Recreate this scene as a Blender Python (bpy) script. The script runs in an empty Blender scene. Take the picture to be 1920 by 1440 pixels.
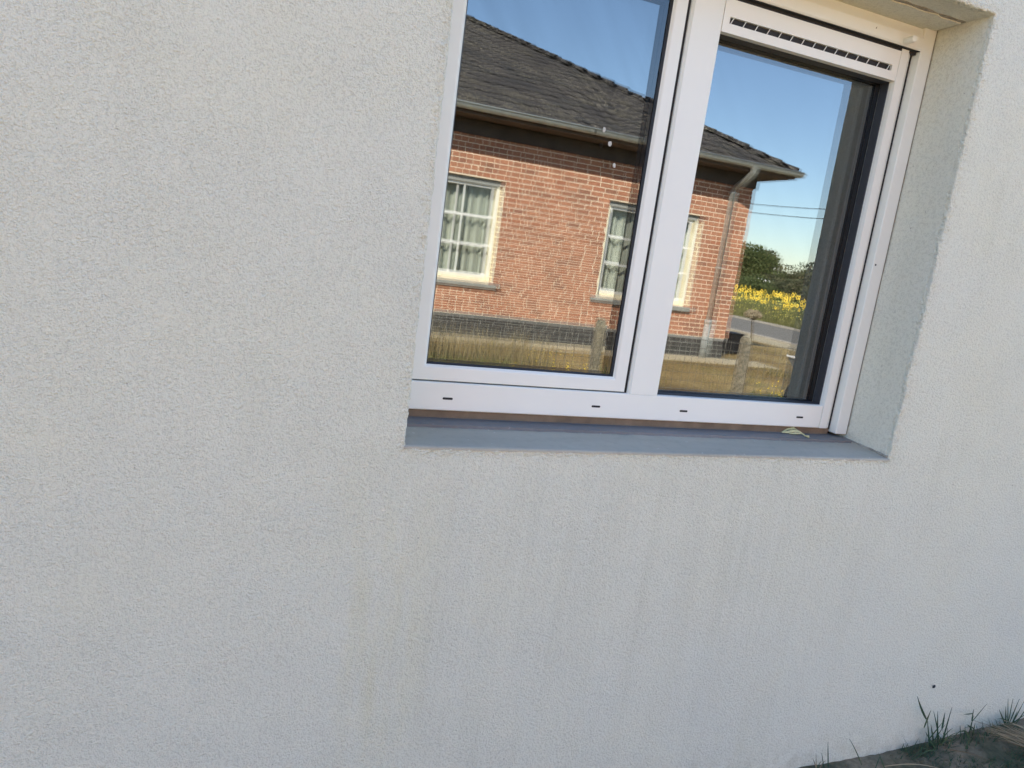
import bpy, math, random
import numpy as np
from mathutils import Vector, Matrix, noise, Quaternion
random.seed(7)
R = math.radians
SC = bpy.context.scene
COL = SC.collection

# ------------------------------------------------------------------ camera, sky, sun, exposure
def look_matrix(yaw, pitch, roll):
    f = Vector((math.sin(yaw)*math.cos(pitch), math.cos(yaw)*math.cos(pitch), math.sin(pitch)))
    r = Vector((math.cos(yaw), -math.sin(yaw), 0))
    u = r.cross(f)
    r2 = r*math.cos(roll) + u*math.sin(roll)
    u2 = -r*math.sin(roll) + u*math.cos(roll)
    return Matrix((r2, u2, -f)).transposed().to_4x4()
cam = bpy.data.cameras.new('camera')
cam.sensor_width = 36.0
cam.lens = 36.0*1344.48/1920
cam.clip_start = 0.05
cam.clip_end = 2000
cam_o = bpy.data.objects.new('camera', cam)
COL.objects.link(cam_o)
cam_o.matrix_world = Matrix.Translation((0, -1.6, 1.4016)) @ look_matrix(R(21.609), R(-10.5596), R(7.7464))
SC.camera = cam_o

SUN_AZ, SUN_EL = R(40), R(35.5)          # azimuth counted from +Y towards -X
to_sun = Vector((-math.sin(SUN_AZ)*math.cos(SUN_EL), math.cos(SUN_AZ)*math.cos(SUN_EL), math.sin(SUN_EL)))
world = bpy.data.worlds.new('World')
SC.world = world
world.use_nodes = True
nt = world.node_tree
nt.nodes.clear()
sky = nt.nodes.new('ShaderNodeTexSky')
sky.sky_type = 'NISHITA'
sky.sun_disc = False
sky.sun_elevation = SUN_EL
sky.sun_rotation = -SUN_AZ
sky.altitude = 50
sky.air_density = 1.0
sky.dust_density = 0.25
sky.ozone_density = 2.6
bg = nt.nodes.new('ShaderNodeBackground')
bg.inputs['Strength'].default_value = 0.112
wo = nt.nodes.new('ShaderNodeOutputWorld')
nt.links.new(sky.outputs[0], bg.inputs[0])
nt.links.new(bg.outputs[0], wo.inputs[0])
sun = bpy.data.lights.new('sun', 'SUN')
sun.energy = 5.0
sun.angle = R(0.5)
sun.color = (1.0, 0.91, 0.77)
sun_o = bpy.data.objects.new('sun', sun)
COL.objects.link(sun_o)
sun_o.location = (-20, 25, 30)
sun_o.rotation_euler = (-to_sun).to_track_quat('-Z', 'Y').to_euler()
vs = SC.view_settings
vs.view_transform = 'Standard'
vs.look = 'None'
vs.exposure = 2.13
vs.gamma = 1.0
vs.use_curve_mapping = False
SC.render.engine = 'CYCLES'
SC.cycles.use_denoising = True
SC.cycles.max_bounces = 10
SC.cycles.diffuse_bounces = 5

# ------------------------------------------------------------------ materials
class Nodes:
    def __init__(self, name):
        self.m = bpy.data.materials.new(name)
        self.m.use_nodes = True
        self.t = self.m.node_tree
        self.b = self.t.nodes['Principled BSDF']
        self.out = self.t.nodes['Material Output']
    def n(self, typ, **kw):
        x = self.t.nodes.new('ShaderNode'+typ)
        for k, v in kw.items():
            if k.startswith('i_'):
                x.inputs[k[2:].replace('_', ' ')].default_value = v
            else:
                setattr(x, k, v)
        return x
    def l(self, a, b):
        self.t.links.new(a, b)
    def pos(self):
        return self.n('NewGeometry').outputs['Position']
    def noise(self, scale, detail=3, rough=.55, vec=None, dist=0):
        x = self.n('TexNoise')
        x.inputs['Scale'].default_value = scale
        x.inputs['Detail'].default_value = detail
        x.inputs['Roughness'].default_value = rough
        x.inputs['Distortion'].default_value = dist
        self.l(vec if vec is not None else self.pos(), x.inputs['Vector'])
        return x.outputs[0]
    def ramp(self, fac, *stops):
        x = self.n('ValToRGB')
        e = x.color_ramp.elements
        while len(e) < len(stops):
            e.new(.5)
        for s, (p, c) in zip(e, stops):
            s.position = p
            s.color = (*c, 1) if len(c) == 3 else c
        self.l(fac, x.inputs[0])
        return x.outputs[0]
    def mix(self, fac, a, b, mode='MIX'):
        x = self.n('Mix', data_type='RGBA', blend_type=mode)
        for s, v in ((x.inputs[0], fac), (x.inputs[6], a), (x.inputs[7], b)):
            if hasattr(v, 'links'):
                self.l(v, s)
            elif isinstance(v, (int, float)):
                s.default_value = v
            else:
                s.default_value = (*v, 1)
        return x.outputs[2]
    def math(self, op, a, b=0.0, clamp=False):
        x = self.n('Math', operation=op, use_clamp=clamp)
        for s, v in ((x.inputs[0], a), (x.inputs[1], b)):
            if hasattr(v, 'links'):
                self.l(v, s)
            else:
                s.default_value = v
        return x.outputs[0]
    def scaled(self, sx, sy, sz):
        x = self.n('VectorMath', operation='MULTIPLY')
        self.l(self.pos(), x.inputs[0])
        x.inputs[1].default_value = (sx, sy, sz)
        return x.outputs[0]
    def color(self, c):
        if hasattr(c, 'links'):
            self.l(c, self.b.inputs['Base Color'])
        else:
            self.b.inputs['Base Color'].default_value = (*c, 1)
    def bump(self, h, dist, strength=1.0, prev=None):
        x = self.n('Bump')
        x.inputs['Distance'].default_value = dist
        x.inputs['Strength'].default_value = strength
        self.l(h, x.inputs['Height'])
        if prev is not None:
            self.l(prev, x.inputs['Normal'])
        return x.outputs[0]
    def normal(self, nrm):
        self.l(nrm, self.b.inputs['Normal'])
    def set(self, **kw):
        for k, v in kw.items():
            self.b.inputs[k.replace('_', ' ')].default_value = v

M = {}
def simple(name, c, rough=.6, var=.15, scale=30, bump=0, bscale=60, metallic=0, spec=.5):
    k = Nodes(name)
    f = k.noise(scale, 4)
    lo = tuple(x*(1-var) for x in c)
    hi = tuple(min(1, x*(1+var)) for x in c)
    k.color(k.ramp(f, (.3, lo), (.7, hi)))
    k.set(Roughness=rough, Metallic=metallic)
    k.b.inputs['Specular IOR Level'].default_value = spec
    if bump:
        k.normal(k.bump(k.noise(bscale, 4), bump))
    M[name] = k.m
    return k

def stucco(name, base, pit, grain, amp, stain, streaks=False):
    k = Nodes(name)
    fine = k.noise(grain, 3, .6)
    mid = k.noise(grain*.37, 2, .5)
    v = k.n('TexVoronoi')
    v.inputs['Scale'].default_value = grain*.85
    k.l(k.pos(), v.inputs['Vector'])
    h = k.math('ADD', k.math('MULTIPLY', fine, .6), k.math('MULTIPLY', mid, .55))
    h = k.math('ADD', h, k.math('MULTIPLY', v.outputs['Distance'], -.35))
    big = k.noise(1.3, 4, .6)
    c = k.mix(k.ramp(big, (.35, (0, 0, 0)), (.68, (1, 1, 1))), base, tuple(x*y for x, y in zip(base, (.965, .975, 1.0))))
    c = k.mix(k.ramp(k.noise(2.9, 3, .6), (.45, (0, 0, 0)), (.75, (.8, .8, .8))), c, tuple(x*y for x, y in zip(base, (1.0, .99, .955))))
    if streaks:
        sep = k.n('SeparateXYZ')
        k.l(k.pos(), sep.inputs[0])
        def band(sock, a, b, e):                     # soft box between a and b
            m1 = k.n('MapRange', interpolation_type='SMOOTHSTEP'); k.l(sock, m1.inputs[0]); m1.inputs[1].default_value = a-e; m1.inputs[2].default_value = a+e
            m2 = k.n('MapRange', interpolation_type='SMOOTHSTEP'); k.l(sock, m2.inputs[0]); m2.inputs[1].default_value = b-e; m2.inputs[2].default_value = b+e
            return k.math('SUBTRACT', m1.outputs[0], m2.outputs[0], True)
        below = k.math('MULTIPLY', band(sep.outputs[2], .30, .955, .28), band(sep.outputs[0], .36, 1.74, .05))
        st2 = k.ramp(k.noise(1.0, 4, .65, k.scaled(26, 26, .7)), (.45, (0, 0, 0)), (.72, (1, 1, 1)))
        c = k.mix(k.math('MULTIPLY', k.math('MULTIPLY', below, st2), .30), c, tuple(x*y for x, y in zip(base, (.78, .77, .73))))
        yel = k.math('MULTIPLY', band(sep.outputs[2], .25, .90, .2), band(sep.outputs[0], .24, .42, .06))
        yel = k.math('MULTIPLY', yel, k.ramp(k.noise(1.0, 4, .6, k.scaled(14, 14, 2.0)), (.40, (0, 0, 0)), (.62, (1, 1, 1))))
        c = k.mix(k.math('MULTIPLY', yel, .5), c, tuple(x*y for x, y in zip(base, (.93, .89, .72))))
        splash = k.math('MULTIPLY', band(sep.outputs[2], -.4, .05, .10), k.ramp(k.noise(24, 4, .7), (.42, (0, 0, 0)), (.62, (1, 1, 1))))
        c = k.mix(k.math('MULTIPLY', splash, .5), c, tuple(x*y for x, y in zip(base, (.62, .60, .53))))
    st = k.noise(1.0, 4, .6, k.scaled(16, 16, .9))
    pat = k.noise(2.3, 3, .5)
    sx = k.math('MULTIPLY', k.ramp(st, (.5, (0, 0, 0)), (.75, (1, 1, 1))), k.ramp(pat, (.45, (0, 0, 0)), (.65, (1, 1, 1))))
    c = k.mix(k.math('MULTIPLY', sx, stain), c, tuple(x*y for x, y in zip(base, (.80, .79, .74))))
    # dirt that sits in the pits, in uneven patches
    clump = k.ramp(k.noise(7, 4, .65), (.30, (.68, .68, .68)), (.70, (1, 1, 1)))
    pits = k.math('MULTIPLY', k.ramp(h, (.27, (1, 1, 1)), (.42, (0, 0, 0))), clump)
    c = k.mix(k.math('MULTIPLY', pits, pit), c, tuple(x*y for x, y in zip(base, (.36, .35, .32))))
    spk = k.math('MULTIPLY', k.ramp(k.noise(120, 1, .5), (.765, (0, 0, 0)), (.785, (1, 1, 1))), .5)
    c = k.mix(spk, c, (.16, .14, .11))
    k.color(c)
    k.set(Roughness=.95)
    k.b.inputs['Specular IOR Level'].default_value = .15
    hh = k.math('MULTIPLY', h, k.math('ADD', k.math('MULTIPLY', clump, .5), .5))
    k.normal(k.bump(hh, amp))
    M[name] = k.m
stucco('stucco', (.785, .785, .675), .25, 370, .0060, .34, True)
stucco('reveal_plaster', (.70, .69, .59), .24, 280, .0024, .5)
simple('white_frame', (.79, .805, .76), .38, .012, 6, .00012, 14, spec=.4)
simple('vent_white', (.80, .80, .745), .4, .012, 9, spec=.4)
simple('gasket', (.030, .034, .043), .5, .1, 40)
simple('dark_slot', (.02, .02, .022), .8, .1, 60)
simple('grey_rail', (.62, .65, .68), .4, .02, 20)
simple('foam_strip', (.21, .155, .105), .85, .2, 25, .0008, 120)
simple('room', (.16, .15, .14), .9, .1, 3)
simple('flat_roof', (.12, .12, .12), .9, .15, 3)
def sill_mat(name, base, lo, chips):
    k = Nodes(name)
    a = k.noise(1, 4, .6, k.scaled(3, 14, 14))
    b = k.noise(38, 4, .65)
    c = k.ramp(a, (.32, tuple(x*lo for x in base)), (.7, base))
    c = k.mix(k.math('MULTIPLY', k.ramp(b, (.5, (0, 0, 0)), (.72, (1, 1, 1))), .35), c, tuple(x*.62 for x in base))
    c = k.mix(k.math('MULTIPLY', k.ramp(k.noise(70, 2), (.70, (0, 0, 0)), (.74, (1, 1, 1))), chips), c, (.6, .6, .58))
    k.color(c)
    k.set(Roughness=.62)
    k.normal(k.bump(b, .0008))
    M[name] = k.m
sill_mat('sill_stone', (.44, .415, .345), .84, .6)
sill_mat('sill_back', (.20, .20, .205), .75, .2)

def glass(name, tint, refl, fres, dirt=.95):
    k = Nodes(name)
    t = k.n('BsdfTransparent')
    t.inputs[0].default_value = (*tint, 1)
    g = k.n('BsdfGlossy')
    g.inputs['Roughness'].default_value = 0.0
    g.inputs['Color'].default_value = (.97, .99, 1, 1)
    f = k.n('LayerWeight')                       # facing term is the same from both sides
    sch = k.math('ADD', k.math('MULTIPLY', k.math('POWER', f.outputs['Facing'], 5.0), .96), .042)
    mp = k.n('VectorRotate', rotation_type='Y_AXIS'); mp.inputs['Angle'].default_value = .6
    k.l(k.scaled(1, 1, 1), mp.inputs['Vector'])
    vm = k.n('VectorMath', operation='MULTIPLY'); k.l(mp.outputs[0], vm.inputs[0]); vm.inputs[1].default_value = (26, 1, 2.2)
    smear = k.ramp(k.noise(1.0, 4, .6, vm.outputs[0]), (.35, (dirt, dirt, dirt)), (.62, (1, 1, 1)))
    fac = k.math('MULTIPLY', k.math('ADD', k.math('MULTIPLY', sch, fres), refl, True), smear)
    m = k.n('MixShader')
    k.l(fac, m.inputs[0]); k.l(t.outputs[0], m.inputs[1]); k.l(g.outputs[0], m.inputs[2])
    k.l(m.outputs[0], k.out.inputs[0])
    k.t.nodes.remove(k.b)
    M[name] = k.m
glass('outer_glass', (.55, .56, .56), .0, 2.0)
glass('coated_glass', (.05, .055, .055), .42, 1.0, .87)
glass('solar_glass', (.47, .48, .48), .065, 1.5, .96)
glass('inner_glass', (.05, .055, .055), .40, 1.0, .96)
glass('house_glass', (.86, .88, .86), .0, 1.6)

def brick_mat(name, stops, rough=.9):
    k = Nodes(name)
    oi = k.n('ObjectInfo').outputs['Random']
    ri = k.n('NewGeometry').outputs['Random Per Island']
    r = k.math('FRACT', k.math('ADD', oi, ri))
    c = k.ramp(r, *stops)
    f = k.noise(28, 4, .7)
    c = k.mix(.5, c, k.ramp(f, (.3, (.55, .52, .5)), (.7, (1.25, 1.22, 1.2))), 'MULTIPLY')
    k.color(c)
    k.set(Roughness=rough)
    k.b.inputs['Specular IOR Level'].default_value = .2
    k.normal(k.bump(k.noise(60, 4), .004))
    M[name] = k.m
brick_mat('brick', ((0, (.44, .195, .12)), (.35, (.52, .25, .155)), (.7, (.47, .225, .14)), (1, (.34, .17, .115))))
brick_mat('plinth_brick', ((0, (.055, .052, .05)), (.5, (.085, .082, .078)), (1, (.065, .066, .062))))
brick_mat('tile', ((0, (.048, .047, .051)), (.4, (.060, .057, .058)), (.8, (.045, .046, .05)), (1, (.075, .07, .062))))
# lichen on the roof tiles
t_ = M['tile'].node_tree
k = Nodes.__new__(Nodes); k.m = M['tile']; k.t = t_; k.b = t_.nodes['Principled BSDF']
src = k.b.inputs['Base Color'].links[0].from_socket
spots = k.math('MULTIPLY', k.ramp(k.noise(22, 5, .85), (.545, (0, 0, 0)), (.61, (1, 1, 1))), k.ramp(k.noise(1.1, 2), (.35, (.15, .15, .15)), (.62, (1, 1, 1))))
k.color(k.mix(k.math('MULTIPLY', spots, .85), src, (.40, .36, .28)))
simple('mortar', (.80, .66, .50), .95, .10, 14, .002, 90)
simple('plinth_mortar', (.27, .27, .25), .95, .15, 14)
simple('cream_paint', (.86, .80, .60), .7, .03, 8)
simple('white_paint', (.82, .83, .80), .5, .03, 8)
simple('shutter_box', (.30, .31, .29), .7, .1, 8)
simple('stone_sill', (.30, .30, .27), .85, .2, 12)
simple('curtain', (.50, .52, .46), .9, .05, 8)
simple('zinc', (.40, .43, .42), .45, .12, 9, metallic=.35)
simple('cast_pipe', (.42, .45, .44), .6, .18, 12)
simple('wood_soffit', (.10, .075, .06), .8, .3, 6)
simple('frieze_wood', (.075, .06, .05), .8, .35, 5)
simple('asphalt', (.22, .205, .18), .95, .12, 5, .004, 60)
simple('kerb', (.44, .40, .34), .9, .15, 6)
simple('gravel', (.52, .45, .31), .95, .22, 14, .02, 40)
simple('concrete_post', (.27, .24, .175), .92, .5, 26, .012, 45)
simple('wire', (.19, .18, .16), .6, .2, 20, metallic=.4)
simple('cable', (.02, .02, .022), .7, .1, 3)
simple('pole_wood', (.16, .12, .09), .9, .25, 6)
simple('black_plastic', (.010, .010, .011), .55, .1, 20)
simple('tray_steel', (.42, .44, .45), .4, .12, 14, metallic=.3)
simple('rubber', (.02, .018, .018), .8, .2, 30)
simple('petal', (.80, .58, .06), .75, .12, 20)
simple('pale_petal', (.72, .66, .16), .8, .2, 8)
simple('seed_disc', (.12, .06, .02), .9, .3, 40)
simple('stem_green', (.10, .16, .045), .8, .3, 12)
simple('white_canvas', (.82, .82, .80), .8, .03, 3)
simple('bark', (.10, .075, .055), .95, .3, 14, .02, 25)
simple('dry_leaf', (.60, .56, .30), .8, .2, 90, .002, 160)
simple('bug', (.02, .02, .02), .4, .2, 200)
simple('tape', (.50, .50, .47), .8, .1, 200)
simple('screw_hole', (.015, .015, .015), .7, .1, 100)
simple('dirt_line', (.30, .28, .235), .95, .35, 70, .002, 160)

def blades_mat(name, stops, trans=.25):
    k = Nodes(name)
    oi = k.n('ObjectInfo').outputs['Random']
    ri = k.n('NewGeometry').outputs['Random Per Island']
    r = k.math('FRACT', k.math('ADD', oi, ri))
    k.color(k.ramp(r, *stops))
    k.set(Roughness=.8)
    k.b.inputs['Specular IOR Level'].default_value = .2
    if trans:
        tr = k.n('BsdfTranslucent')
        k.l(k.b.inputs['Base Color'].links[0].from_socket, tr.inputs[0])
        m = k.n('MixShader')
        m.inputs[0].default_value = trans
        k.l(k.b.outputs[0], m.inputs[1]); k.l(tr.outputs[0], m.inputs[2]); k.l(m.outputs[0], k.out.inputs[0])
    M[name] = k.m
blades_mat('dry_grass', ((0, (.36, .27, .12)), (.45, (.44, .34, .17)), (.75, (.27, .21, .09)), (1, (.19, .21, .07))))
blades_mat('pale_grass', ((0, (.46, .38, .22)), (.6, (.38, .30, .16)), (1, (.24, .23, .12))))
blades_mat('weed', ((0, (.10, .15, .05)), (.5, (.16, .20, .075)), (1, (.25, .24, .10))))
blades_mat('verge', ((0, (.20, .22, .085)), (.5, (.29, .29, .12)), (1, (.40, .36, .17))), .4)
blades_mat('leaf', ((0, (.11, .145, .055)), (.5, (.155, .19, .08)), (1, (.21, .23, .10))), .5)
blades_mat('leaf_grey', ((0, (.125, .14, .08)), (.5, (.17, .18, .10)), (1, (.24, .215, .13))), .5)
blades_mat('wall_grass', ((0, (.035, .075, .045)), (.5, (.055, .10, .06)), (1, (.09, .12, .06))), .2)
blades_mat('straw', ((0, (.28, .23, .15)), (.5, (.40, .34, .23)), (1, (.17, .13, .085))), .15)

k = Nodes('ground')
big = k.noise(.55, 5, .6)
fine = k.noise(9, 5, .7)
c = k.ramp(big, (.33, (.19, .14, .065)), (.5, (.33, .24, .115)), (.66, (.43, .34, .175)))
c = k.mix(k.ramp(k.noise(.9, 4, .6), (.55, (0, 0, 0)), (.72, (.7, .7, .7))), c, (.15, .17, .06))
c = k.mix(.7, c, k.ramp(fine, (.3, (.55, .53, .5)), (.7, (1.3, 1.28, 1.25))), 'MULTIPLY')
k.color(c); k.set(Roughness=.98)
k.b.inputs['Specular IOR Level'].default_value = .1
k.normal(k.bump(fine, .03))
M['ground'] = k.m
k = Nodes('soil')
fine = k.noise(70, 5, .7)
c = k.ramp(k.noise(5, 4, .6), (.42, (.235, .185, .12)), (.58, (.085, .085, .048)))
c = k.mix(.7, c, k.ramp(fine, (.3, (.5, .5, .5)), (.7, (1.35, 1.35, 1.35))), 'MULTIPLY')
k.color(c); k.set(Roughness=.98)
k.normal(k.bump(fine, .008))
M['soil'] = k.m

# ------------------------------------------------------------------ mesh helpers
def obj(name, verts, faces, mat, parent=None, smooth=False, recalc=True):
    me = bpy.data.meshes.new(name)
    me.from_pydata([tuple(v) for v in verts], [], faces)
    me.materials.append(M[mat])
    if recalc:
        import bmesh
        bm = bmesh.new(); bm.from_mesh(me)
        bmesh.ops.recalc_face_normals(bm, faces=bm.faces)
        bm.to_mesh(me); bm.free()
    if smooth:
        me.shade_smooth()
    me.update()
    o = bpy.data.objects.new(name, me)
    COL.objects.link(o)
    if parent is not None:
        o.parent = parent
    return o
def link(name, me, parent=None, matrix=None):
    o = bpy.data.objects.new(name, me)
    COL.objects.link(o)
    if parent is not None:
        o.parent = parent
    if matrix is not None:
        o.matrix_local = matrix
    return o
def tag(o, label=None, cat=None, group=None, kind=None):
    if label: o['label'] = label
    if cat: o['category'] = cat
    if group: o['group'] = group
    if kind: o['kind'] = kind
    return o
def empty(name, loc=(0, 0, 0), rz=0, parent=None):
    o = bpy.data.objects.new(name, None)
    o.empty_display_size = .1
    COL.objects.link(o)
    o.location = loc
    o.rotation_euler = (0, 0, rz)
    if parent is not None:
        o.parent = parent
    return o
def copy_tree(o, parent=None):
    c = o.copy()
    COL.objects.link(c)
    c.parent = parent
    for ch in o.children:
        copy_tree(ch, c)
    return c

class MB:
    def __init__(self):
        self.v = []; self.f = []
    def add(self, vs, fs):
        n = len(self.v)
        self.v += [tuple(v) for v in vs]
        self.f += [tuple(i+n for i in f) for f in fs]
    def box(self, a, b, ch=0):
        x0, y0, z0 = a; x1, y1, z1 = b
        if ch <= 0:
            vs = [(x, y, z) for x in (x0, x1) for y in (y0, y1) for z in (z0, z1)]
            fs = [(0, 1, 3, 2), (4, 6, 7, 5), (0, 4, 5, 1), (2, 3, 7, 6), (0, 2, 6, 4), (1, 5, 7, 3)]
            self.add(vs, fs); return
        vs = []; ix = {}
        for i, x in enumerate((x0, x1)):
            for j, y in enumerate((y0, y1)):
                for l, z in enumerate((z0, z1)):
                    sx, sy, sz = (ch, -ch)[i], (ch, -ch)[j], (ch, -ch)[l]
                    for ax, p in enumerate(((x, y+sy, z+sz), (x+sx, y, z+sz), (x+sx, y+sy, z))):
                        ix[i, j, l, ax] = len(vs); vs.append(p)
        fs = []
        for i in (0, 1):
            fs.append(tuple(ix[i, j, l, 0] for j, l in ((0, 0), (0, 1), (1, 1), (1, 0))))
            fs.append(tuple(ix[j, i, l, 1] for j, l in ((0, 0), (0, 1), (1, 1), (1, 0))))
            fs.append(tuple(ix[j, l, i, 2] for j, l in ((0, 0), (0, 1), (1, 1), (1, 0))))
        for a_ in (0, 1):
            for b_ in (0, 1):
                fs.append((ix[a_, b_, 0, 0], ix[a_, b_, 1, 0], ix[a_, b_, 1, 1], ix[a_, b_, 0, 1]))
                fs.append((ix[a_, 0, b_, 0], ix[a_, 1, b_, 0], ix[a_, 1, b_, 2], ix[a_, 0, b_, 2]))
                fs.append((ix[0, a_, b_, 1], ix[1, a_, b_, 1], ix[1, a_, b_, 2], ix[0, a_, b_, 2]))
                for c_ in (0, 1):
                    fs.append((ix[a_, b_, c_, 0], ix[a_, b_, c_, 1], ix[a_, b_, c_, 2]))
        self.add(vs, fs)
    def tube(self, pts, rad, seg=10, cap=True):
        pts = [Vector(p) for p in pts]
        rs = rad if isinstance(rad, (list, tuple)) else [rad]*len(pts)
        rings = []
        n0 = len(self.v)
        prev = None
        for i, p in enumerate(pts):
            d = (pts[min(i+1, len(pts)-1)] - pts[max(i-1, 0)]).normalized()
            ref = prev if prev is not None else (Vector((0, 0, 1)) if abs(d.z) < .9 else Vector((1, 0, 0)))
            x = (ref - d*ref.dot(d)).normalized()
            y = d.cross(x)
            prev = x
            for k in range(seg):
                a = 2*math.pi*k/seg
                self.v.append(tuple(p + (x*math.cos(a) + y*math.sin(a))*rs[i]))
        for i in range(len(pts)-1):
            for k in range(seg):
                a = n0+i*seg+k; b = n0+i*seg+(k+1) % seg
                self.f.append((a, b, b+seg, a+seg))
        if cap:
            self.f.append(tuple(n0+k for k in range(seg))[::-1])
            self.f.append(tuple(n0+(len(pts)-1)*seg+k for k in range(seg)))
    def extrude_x(self, prof, x0, x1):       # closed profile [(y,z)]
        n = len(prof)
        vs = [(x0, y, z) for y, z in prof] + [(x1, y, z) for y, z in prof]
        fs = [(i, (i+1) % n, n+(i+1) % n, n+i) for i in range(n)]
        fs += [tuple(range(n))[::-1], tuple(range(n, 2*n))]
        self.add(vs, fs)
    def extrude_z(self, prof, z0, z1):       # closed profile [(x,y)]
        n = len(prof)
        vs = [(x, y, z0) for x, y in prof] + [(x, y, z1) for x, y in prof]
        fs = [(i, (i+1) % n, n+(i+1) % n, n+i) for i in range(n)]
        fs += [tuple(range(n))[::-1], tuple(range(n, 2*n))]
        self.add(vs, fs)
    def ring(self, x0, x1, z0, z1, prof, closed=True):   # mitred frame: profile [(outward offset, y)]
        n0 = len(self.v); n = len(prof)
        for cx, cz, sx, sz in ((x0, z0, -1, -1), (x1, z0, 1, -1), (x1, z1, 1, 1), (x0, z1, -1, 1)):
            for o, y in prof:
                self.v.append((cx+sx*o, y, cz+sz*o))
        for i in range(4):
            for j in range(n if closed else n-1):
                a = n0+i*n+j; b = n0+i*n+(j+1) % n
                c = n0+((i+1) % 4)*n+(j+1) % n; d = n0+((i+1) % 4)*n+j
                self.f.append((a, b, c, d))
    def blade(self, p, h, w, az, lean, bend=0., seg=3, twist=0.):
        p = Vector(p)
        d = Vector((math.cos(az), math.sin(az), 0))
        s = Vector((-math.sin(az+twist), math.cos(az+twist), 0))
        n0 = len(self.v)
        a = lean
        q = p.copy()
        for i in range(seg+1):
            t = i/seg
            ww = w*(1-t**1.6)*.5
            if i < seg:
                self.v.append(tuple(q-s*ww)); self.v.append(tuple(q+s*ww))
            else:
                self.v.append(tuple(q))
            q = q + (d*math.sin(a) + Vector((0, 0, math.cos(a))))*(h/seg)
            a += bend/seg
        for i in range(seg-1):
            b = n0+2*i
            self.f.append((b, b+1, b+3, b+2))
        b = n0+2*(seg-1)
        self.f.append((b, b+1, b+2))
    def build(self, name, mat, parent=None, smooth=False, recalc=True):
        return obj(name, self.v, self.f, mat, parent, smooth, recalc)
def boxes(name, mat, parent, *bs, ch=0):
    m = MB()
    for a, b in bs:
        m.box(a, b, ch)
    return m.build(name, mat, parent)

# ------------------------------------------------------------------ ground, road
FAR = 700
DY = 1.72                        # y = DY - distance, for things across the garden
gv = [(-FAR, -FAR, -.02), (FAR, -FAR, -.02), (FAR, FAR, -.02), (-FAR, FAR, -.02)]
tag(obj('ground', gv, [(0, 1, 2, 3)], 'ground'), kind='structure')
RX0, RX1 = 13.35, 17.8
tag(boxes('road', 'asphalt', None, ((RX0, -300, -.06), (RX1, 300, -.012))), kind='structure')
tag(boxes('kerb', 'kerb', None, ((RX0-.30, -300, -.06), (RX0-.004, 300, .03))), kind='structure')
tag(boxes('footpath', 'gravel', None, ((RX0-1.35, -300, -.06), (RX0-.304, 300, -.008))), kind='structure')
tag(boxes('kerb', 'kerb', None, ((RX1+.004, -300, -.06), (RX1+.16, 300, .05))), kind='structure')

# soil along the foot of the rendered wall, rising to the right
XS = np.linspace(-1.5, 4.2, 230); YS = np.linspace(-1.3, -.16, 60)
def soil_z(x, y):
    rise = .045*max(0, min(1, (x-1.95)/.75))*max(0, min(1, (y+.75)/.45))
    return -.004 + rise + .010*noise.noise(Vector((x*9, y*9, 3))) * min(1, max(.25, (x-1.7)*2)) + .004*noise.noise(Vector((x*40, y*40, 1)))
sv = [(x, y, soil_z(x, y)) for x in XS for y in YS]
ny = len(YS)
sf = [(i*ny+j, (i+1)*ny+j, (i+1)*ny+j+1, i*ny+j+1) for i in range(len(XS)-1) for j in range(ny-1)]
tag(obj('soil', sv, sf, 'soil', smooth=True, recalc=False), kind='structure')

# ------------------------------------------------------------------ the rendered house with the window
WY = -.175
OX0, OX1, OZ0, OZ1 = .344, 1.719, .968, 2.132
HX0, HX1, HY1, HZ = -5.2, 5.4, 9.0, 3.05
house = empty('rendered_house', (0, 0, 0))
tag(house, 'pale grey stucco house wall with a white double window', 'house')
E_ = .022
def wall_part():
    m = MB()
    a, b, c, d = OX0-E_, OX1+E_, OZ0-E_, OZ1+E_
    xs = [HX0, a, b, HX1]; zs = [-.3, c, d, HZ]
    for i in range(3):
        for j in range(3):
            if i == 1 and j == 1: continue
            m.add([(xs[i], WY, zs[j]), (xs[i+1], WY, zs[j]), (xs[i+1], WY, zs[j+1]), (xs[i], WY, zs[j+1])], [(0, 1, 2, 3)])
    m.add([(HX0, WY, -.3), (HX0, HY1, -.3), (HX0, HY1, HZ), (HX0, WY, HZ)], [(3, 2, 1, 0)])
    m.add([(HX1, WY, -.3), (HX1, HY1, -.3), (HX1, HY1, HZ), (HX1, WY, HZ)], [(0, 1, 2, 3)])
    m.add([(HX0, HY1, -.3), (HX1, HY1, -.3), (HX1, HY1, HZ), (HX0, HY1, HZ)], [(3, 2, 1, 0)])
    return m.build('wall', 'stucco', house, recalc=False)
wall = wall_part()

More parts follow.
